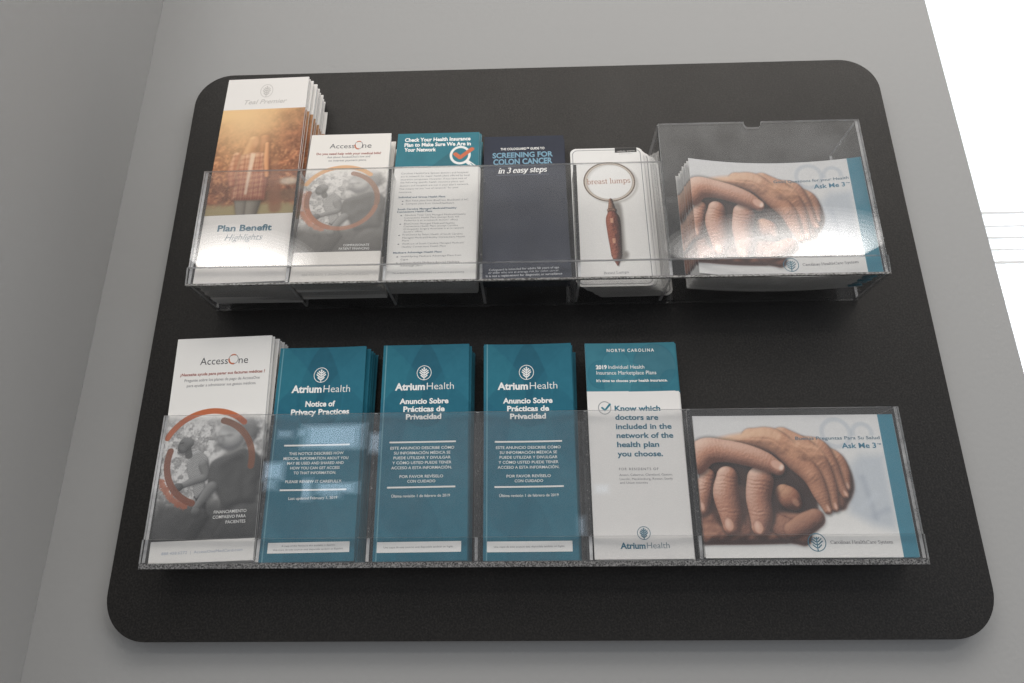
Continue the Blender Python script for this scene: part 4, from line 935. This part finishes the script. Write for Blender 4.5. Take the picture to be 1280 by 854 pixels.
# lettering: the plain face is Blender's own; the small serif face is drawn with a broad pen
def glyph(ch):
    L = lambda *p: [(p[i], p[i + 1]) for i in range(0, len(p), 2)]
    def A(cx, cy, rx, ry, a0, a1, n=14): return [(cx + rx * math.cos(math.radians(a0 + (a1 - a0) * i / n)), cy + ry * math.sin(math.radians(a0 + (a1 - a0) * i / n))) for i in range(n + 1)]
    def sf(x, y, w=.1): return L(x - w, y, x + w, y)
    st = lambda x, h, b=0: L(x, b, x, h)
    G = {
        'i': (.24, [st(.12, .45), L(.12, .60, .12, .66), sf(.12, .015), L(.03, .435, .12, .435)]),
        'n': (.54, [st(.12, .45), A(.27, .27, .16, .17, 160, 0), L(.43, .27, .43, 0), sf(.12, .015), sf(.43, .015), L(.03, .435, .12, .435)]),
        '3': (.46, [A(.21, .51, .14, .15, 150, -90), A(.21, .17, .17, .18, 90, -150)]),
        'e': (.46, [L(.07, .25, .38, .25), A(.23, .225, .17, .225, 5, 315)]),
        'a': (.45, [A(.2, .32, .13, .12, 150, 0), L(.33, .33, .33, .05, .40, .01), A(.2, .125, .13, .125, 60, 330)]),
        's': (.38, [A(.19, .335, .12, .11, 30, 270), A(.19, .115, .13, .11, 90, -150)]),
        'y': (.46, [L(.06, .44, .23, .02), L(.4, .44, .2, -.12, .08, -.2), sf(.07, .44, .07), sf(.39, .44, .07)]),
        't': (.31, [L(.14, .58, .14, .08), A(.22, .09, .08, .085, 180, 300), L(.03, .435, .26, .435)]),
        'p': (.52, [st(.12, .45, -.2), A(.28, .225, .16, .22, 150, -150), sf(.12, -.19), L(.03, .435, .12, .435)]),
        'b': (.52, [st(.12, .7), A(.28, .225, .16, .22, 150, -150), L(.03, .685, .12, .685)]),
        'r': (.37, [st(.12, .45), A(.25, .29, .12, .14, 170, 50), sf(.12, .015), L(.03, .435, .12, .435)]),
        'l': (.24, [st(.12, .7), sf(.12, .015), L(.03, .685, .12, .685)]),
        'u': (.54, [L(.11, .435, .11, .15), A(.25, .16, .14, .15, 180, 330), st(.42, .435), L(.03, .435, .11, .435), L(.34, .435, .42, .435), L(.42, .015, .5, .015)]),
        'm': (.8, [st(.12, .45), A(.25, .27, .14, .17, 160, 0), L(.39, .27, .39, 0), A(.53, .27, .14, .17, 180, 0), L(.67, .27, .67, 0), sf(.12, .015, .08), sf(.39, .015, .08), sf(.67, .015, .08), L(.03, .435, .12, .435)]),
        'B': (.58, [st(.13, .68), A(.3, .51, .17, .16, 90, -90), A(.3, .175, .21, .165, 90, -90), L(.04, .665, .3, .665), L(.04, .015, .3, .015), L(.13, .345, .3, .345)]),
        'L': (.55, [st(.14, .68), L(.04, .015, .48, .015), L(.49, .015, .49, .16), sf(.14, .665)]),
        'C': (.66, [A(.36, .34, .28, .33, 45, 315), L(.57, .48, .57, .64)]),
        'o': (.5, [A(.25, .225, .19, .22, 0, 360, 22)]),
        'H': (.74, [st(.15, .68), st(.59, .68), L(.15, .35, .59, .35), sf(.15, .015), sf(.59, .015), sf(.15, .665), sf(.59, .665)]),
        'h': (.54, [st(.12, .7), A(.27, .27, .16, .17, 160, 0), L(.43, .27, .43, 0), sf(.12, .015), sf(.43, .015), L(.03, .685, .12, .685)]),
        'S': (.5, [A(.24, .5, .16, .165, 30, 270), A(.24, .17, .18, .165, 90, -150)]),
    }
    return G.get(ch, (.26, []))
def serif_polys(txt, bold, italic):
    polys = []; x = 0
    thick, thin = (.13, .05) if bold else (.085, .04)
    for ch in txt:
        adv, strokes = glyph(ch)
        for s_ in strokes:
            for (ax, ay), (bx, by) in zip(s_[:-1], s_[1:]):
                dx, dy = bx - ax, by - ay; l = math.hypot(dx, dy) or 1e-6
                wd = (thin + (thick - thin) * abs(dy) / l) / 2; ex, ey = dx / l * wd * .4, dy / l * wd * .4; px, py = -dy / l * wd, dx / l * wd
                polys.append([(x + ax - ex + px, ay - ey + py), (x + ax - ex - px, ay - ey - py), (x + bx + ex - px, by + ey - py), (x + bx + ex + px, by + ey + py)])
        x += adv
    if italic: polys = [[(a + b * .3, b) for a, b in p] for p in polys]
    return polys, x
_tc = {}
def text_polys(txt, kw):
    """-> list of polygons (x, y) in font units, with the width and the height of a capital"""
    key = (txt, tuple(sorted(kw.items())))
    if key in _tc: return _tc[key]
    if kw.get('serif'):
        P, w = serif_polys(txt, 'b' in kw, kw.get('it')); cap = .68
    else:
        c = bpy.data.curves.new('lettering', 'FONT'); c.body = txt.replace('~', chr(205)).replace('^', ''); c.size = 1; c.offset = kw.get('b', 0); c.shear = kw.get('sh', 0); c.space_character = kw.get('sp', 1); c.resolution_u = 3
        o = bpy.data.objects.new('lettering', c); COL.objects.link(o)
        me = o.to_mesh(); co = np.array([v.co[:2] for v in me.vertices]); P = [[tuple(co[i]) for i in p.vertices] for p in me.polygons]
        o.to_mesh_clear(); bpy.data.objects.remove(o); bpy.data.curves.remove(c); cap = .485 if kw.get('x') else .68
    xs = [a for p in P for a, _ in p]; x0, x1 = min(xs), max(xs)
    P = [[(a - x0, b) for a, b in p] for p in P]
    _tc[key] = (P, x1 - x0, cap); return _tc[key]

class Ink:                                    # collects flat printed shapes of one part
    def __init__(s, sheet): s.sh = sheet; s.v = []; s.f = []; s.m = []; s.mats = []
    def poly(s, P, col, off=.024):
        if col not in s.mats: s.mats.append(col)
        n = len(s.v); s.v += [s.sh.pt(u, v, off) for u, v in P]; s.f.append(tuple(range(n, n + len(P)))); s.m.append(s.mats.index(col))
    def text(s, txt, u0, v0, u1, v1, cap, kw):
        P, w, c = text_polys(txt, kw); L = math.hypot(u1 - u0, v1 - v0); ca, sa = (u1 - u0) / L, (v1 - v0) / L; k = L / w; kz = cap / c
        for i, p in enumerate(P):
            s.poly([(u0 + x * k * ca - y * kz * sa, v0 + x * k * sa + y * kz * ca) for x, y in p], kw['c'], .024 + (.0006 * (i % 9) if kw.get('serif') else 0))
    def disc(s, cx, cy, rx, ry, wd, col, a0=0, a1=360, n=40, off=.024):
        for i in range(n):
            a, b = (math.radians(a0 + (a1 - a0) * (i + d) / n) for d in (0, 1))
            s.poly([(cx + (rx + e) * math.cos(q), cy + (ry + e) * math.sin(q)) for q, e in ((a, 0), (b, 0), (b, -wd), (a, -wd))], col, off)
    def cap(s, ax, ay, bx, by, r, col, off=.024, n=6):
        an = math.atan2(by - ay, bx - ax); P = []
        for i in range(n + 1): q = an + math.pi / 2 + math.pi * i / n; P.append((ax + r * math.cos(q), ay + r * math.sin(q)))
        for i in range(n + 1): q = an - math.pi / 2 + math.pi * i / n; P.append((bx + r * math.cos(q), by + r * math.sin(q)))
        s.poly(P, col, off)
    def bar(s, x0, x1, y0, y1, y2, y3, col, off=.024, n=14):   # left edge y0..y1, right edge y2..y3
        for i in range(n):
            a, b = i / n, (i + 1) / n
            s.poly([(x0 + (x1 - x0) * a, y0 + (y2 - y0) * a), (x0 + (x1 - x0) * b, y0 + (y2 - y0) * b), (x0 + (x1 - x0) * b, y1 + (y3 - y1) * b), (x0 + (x1 - x0) * a, y1 + (y3 - y1) * a)], col, off)
    def build(s, name, parent):
        me = bpy.data.meshes.new(name); me.from_pydata(s.v, [], s.f)
        for i, p in enumerate(me.polygons): p.material_index = s.m[i]
        return link(name, me, parent, [INKM[c] for c in s.mats])
def tree_logo(sh, parent, mk, col, chevron=False):
    cx, cy, rx, ry = mk; k = Ink(sh); f = ry / rx
    k.disc(cx, cy, rx, ry, .09 * rx, col)
    T = lambda x, y: (cx + x * rx, cy + y * rx * f)
    k.cap(*T(0, -.95), *T(0, .55), .06 * rx, col, .0243)
    rows = ((.30, .30, .22), (.0, .5, .36), (-.3, .56, .4), (-.6, .4, .3)) if not chevron else ((.36, .26, .2), (.06, .5, .4), (-.26, .6, .46), (-.58, .46, .36))
    for i, (y, dx, dy) in enumerate(rows):
        for sg in (-1, 1): k.cap(*T(sg * .12, y), *T(sg * dx, y + dy * .85), (.085 if not chevron else .06) * rx, col, .0250 + .0006 * i)
    if not chevron: k.cap(*T(0, .56), *T(0, .66), .11 * rx, col, .0285)
    return k.build('emblem', parent)

SH = {}; COVER = {}
def make(key, kind, label, cat, group, cv, th, body='paper', sag=0., curl=0., round_=0., n=0, step=(.3, 0, 0, 0), back_label='', seed=1, leaf=True):
    s = Sheet(key, th, sag, curl, round_); SH[key] = s
    root = empty(kind, (s.x * CM, s.y * CM, s.z * CM)); root.rotation_mode = 'YXZ'; root.rotation_euler = (-s.lean, -s.roll, s.yaw)
    tag(root, label, cat)
    b = link('paper', card_mesh(s) if round_ else trifold_mesh(s), root, (M[body],))
    p = link('cover_print', print_mesh(s, cv), root, (M['printed'],))
    rng = random.Random(seed)
    for i in range(1, n + 1):                  # the copies stacked behind it
        r = root.copy(); COL.objects.link(r)
        r.location = ((s.x + step[1] * i + rng.uniform(-1, 1) * step[3] * 2) * CM, (s.y + step[0] * (i + rng.uniform(-.22, .22))) * CM, (s.z + step[2] * i + rng.uniform(-.2, 1) * step[3] * 1.8) * CM)
        r.rotation_euler = (-s.lean - step[4] * i if len(step) > 4 else -s.lean, -s.roll * (1 if i < 2 else .4) + rng.uniform(-1, 1) * .009, s.yaw + rng.uniform(-1, 1) * .012)
        r['label'] = back_label; r['group'] = group
        for ch in (b, p):
            c = ch.copy(); COL.objects.link(c); c.parent = r
    COVER[key] = p
    return root

teal_a, teal_b = paint_teal(*SHEETS['notice'][3:5], 2), paint_teal(*SHEETS['anun1'][3:5], 2)
hands = paint_hands(*SHEETS['asklow'][3:5])
R = {}
R['plan'] = make('plan', 'brochure', 'tallest white brochure, headed Plan Benefit Highlights, with a sunlit woman in plaid', 'brochure', 'copies behind the plan benefit brochure', paint_woman(*SHEETS['plan'][3:5]), .30, n=11, step=(.42, .03, -.03, .05, -.0), curl=.4,
    back_label='white brochure stacked behind the tall plan benefit one with the plaid-shirted woman', seed=3)
R['access'] = make('access', 'brochure', 'white brochure in the upper rack, picture of two grey walkers inside orange arcs, English wording', 'brochure', 'copies behind the English walkers brochure', paint_runners(*SHEETS['access'][3:5], MARKS['access_photo'], True), .32, n=6, step=(.62, .05, -.03, .06, .006),
    back_label='white brochure stacked behind the upper one with walkers in orange arcs', seed=4)
R['check'] = make('check', 'brochure', 'white brochure with a teal top band, white magnifier and long bulleted list of plans', 'brochure', 'copies behind the health insurance check brochure', paint_check(*SHEETS['check'][3:5]), .3, n=8, step=(.40, .0, -.01, .04, -.006),
    back_label='brochure stacked behind the bulleted one with the teal magnifier band', seed=5)
R['navy'] = make('navy', 'brochure', 'dark navy brochure titled screening for colon cancer', 'brochure', 'copies behind the navy brochure', paint_navy(*SHEETS['navy'][3:5]), .3, 'papernavy', n=4, step=(.46, .0, 0, .04, -.009),
    back_label='dark navy brochure stacked behind the colon cancer one', seed=6)
R['lumps'] = make('lumps', 'card', 'white rounded card with a brown handled magnifying glass, front of its fan', 'card', 'copies behind the magnifying glass card', paint_magnifier(*SHEETS['lumps'][3:5]), .11, round_=.75, n=7, step=(.42, .34, .0, .08, .0),
    back_label='white rounded card fanned out behind the magnifying glass card', seed=7)
R['askup'] = make('askup', 'booklet', 'bowed landscape booklet with clasped hands in the tall upper pocket, English wording', 'booklet', 'copies behind the bowed hands booklet', hands, .1, sag=1.15, n=9, step=(.40, -.06, -.02, .08, .0),
    back_label='landscape hands booklet in the uneven stack behind the bowed one', seed=8)
R['access2'] = make('access2', 'brochure', 'white brochure in the lower rack, grey walkers in orange arcs, Spanish wording', 'brochure', 'copies behind the Spanish walkers brochure', paint_runners(*SHEETS['access2'][3:5], MARKS['access2_photo'], False), .26, n=8, step=(.36, .03, -.02, .04, .0),
    back_label='white brochure stacked behind the Spanish walkers one in the lower rack', seed=9)
R['notice'] = make('notice', 'brochure', 'teal brochure titled Notice of Privacy Practices', 'brochure', 'copies behind the English privacy brochure', teal_a, .24, 'paperteal', sag=.14, curl=.18, n=8, step=(.35, .05, -.03, .05, .0),
    back_label='teal brochure stacked behind the Notice of Privacy Practices one', seed=10)
R['anun1'] = make('anun1', 'brochure', 'teal Spanish privacy brochure standing beside the English Notice one', 'brochure', 'copies behind the Spanish privacy brochure beside the English one', teal_b, .24, 'paperteal', sag=.05, curl=.1, n=8, step=(.35, .03, -.03, .05, .0),
    back_label='teal brochure stacked behind the Spanish privacy one nearest the English Notice', seed=11)
R['anun2'] = make('anun2', 'brochure', 'teal Spanish privacy brochure standing beside the white North Carolina one', 'brochure', 'copies behind the Spanish privacy brochure beside the white one', teal_b, .24, 'paperteal', sag=.2, curl=.0, n=7, step=(.38, .05, -.04, .06, .0),
    back_label='teal brochure stacked behind the Spanish privacy one nearest the North Carolina brochure', seed=12)
R['nc'] = make('nc', 'brochure', 'white brochure with a teal North Carolina band and the words Know which doctors', 'brochure', 'copies behind the North Carolina brochure', paint_nc(*SHEETS['nc'][3:5]), .24, sag=.12, curl=.15, n=3, step=(.36, .10, -.05, .04, .0),
    back_label='white and teal brochure stacked behind the North Carolina one', seed=13)
R['asklow'] = make('asklow', 'booklet', 'flat landscape booklet with clasped hands in the lower rack, Spanish wording', 'booklet', 'copies behind the flat hands booklet', hands, .1, n=1, step=(.16, -.05, -.03, .02, .0),
    back_label='landscape hands booklet directly behind the flat Spanish one', seed=14)

# lettering, rules, strips and emblems
parts = {}
def put(key, grp, txt, u, kw, sx_=1., sy_=1.):
    k = parts.setdefault((key, grp), Ink(SH[key])); k.text(txt, u[0] * sx_, u[1] * sy_, u[2] * sx_, u[3] * sy_, u[4] * sy_, kw)
for key, grp, txt, u, kw in TEXTS:
    put(key, grp, txt, u, kw)
    if key == 'anun1': put('anun2', grp, txt, u, kw, SHEETS['anun2'][3] / SHEETS['anun1'][3], SHEETS['anun2'][4] / SHEETS['anun1'][4])
    if key == 'asklow': put('askup', grp, 'Good Questions for your Health' if grp == 'question_text' else txt, u, kw, SHEETS['askup'][3] / SHEETS['asklow'][3], SHEETS['askup'][4] / SHEETS['asklow'][4])
for (key, grp), k in parts.items(): k.build(grp, COVER[key])
def scaled(L, a, b): return [L[0] * SHEETS[a][3] / SHEETS[b][3], L[1] * SHEETS[a][4] / SHEETS[b][4], *[q * SHEETS[a][3] / SHEETS[b][3] for q in L[2:]]]
for key, mk, col in (('notice', MARKS['notice_logo'], 'white'), ('anun1', MARKS['anun1_logo'], 'white'), ('anun2', scaled(MARKS['anun1_logo'], 'anun2', 'anun1'), 'white'), ('nc', MARKS['nc_logo'], 'ncteal'), ('plan', MARKS['plan_logo'], 'vgrey')):
    tree_logo(SH[key], COVER[key], mk, col)
tree_logo(SH['asklow'], COVER['asklow'], MARKS['asklow_logo'], 'teal', True); tree_logo(SH['askup'], COVER['askup'], scaled(MARKS['asklow_logo'], 'askup', 'asklow'), 'teal', True)
for key, nm in (('access', 'access_O'), ('access2', 'access2_O')):
    cx, cy, rx, ry = MARKS[nm]; k = Ink(SH[key])
    k.disc(cx, cy, rx, ry, .05, 'dgrey'); k.disc(cx, cy, rx * 1.03, ry * 1.04, .13, 'orange', 60, 125, 14, .0255); k.disc(cx, cy, rx * 1.05, ry * 1.04, .16, 'orange', 170, 285, 20, .026)
    k.build('ring_letter', COVER[key])
for key, src in (('notice', 'notice'), ('anun1', 'anun1'), ('anun2', 'anun1')):
    fx, fy = SHEETS[key][3] / SHEETS[src][3], SHEETS[key][4] / SHEETS[src][4]
    r = MARKS[src + '_rules']
    for i in (0, 2):
        k = Ink(SH[key]); (a, b), (c, d) = r[i], r[i + 1]; k.bar(a * fx, c * fx, b * fy - .08, b * fy + .08, d * fy - .08, d * fy + .08, 'white'); k.build('rule', COVER[key])
    q = MARKS[src + '_box']; k = Ink(SH[key]); x0, y0, x1, y1 = q[0][0] * fx, q[0][1] * fy, q[2][0] * fx, q[2][1] * fy
    k.bar(x0, x1, y0, y1, y0, y1, 'white', .018); k.build('footer_strip', COVER[key])
k = Ink(SH['check'])
for u, v in MARKS['dots']: k.cap(u - .03, v, u + .03, v, .07, 'mgrey')
k.build('bullet_dots', COVER['check'])
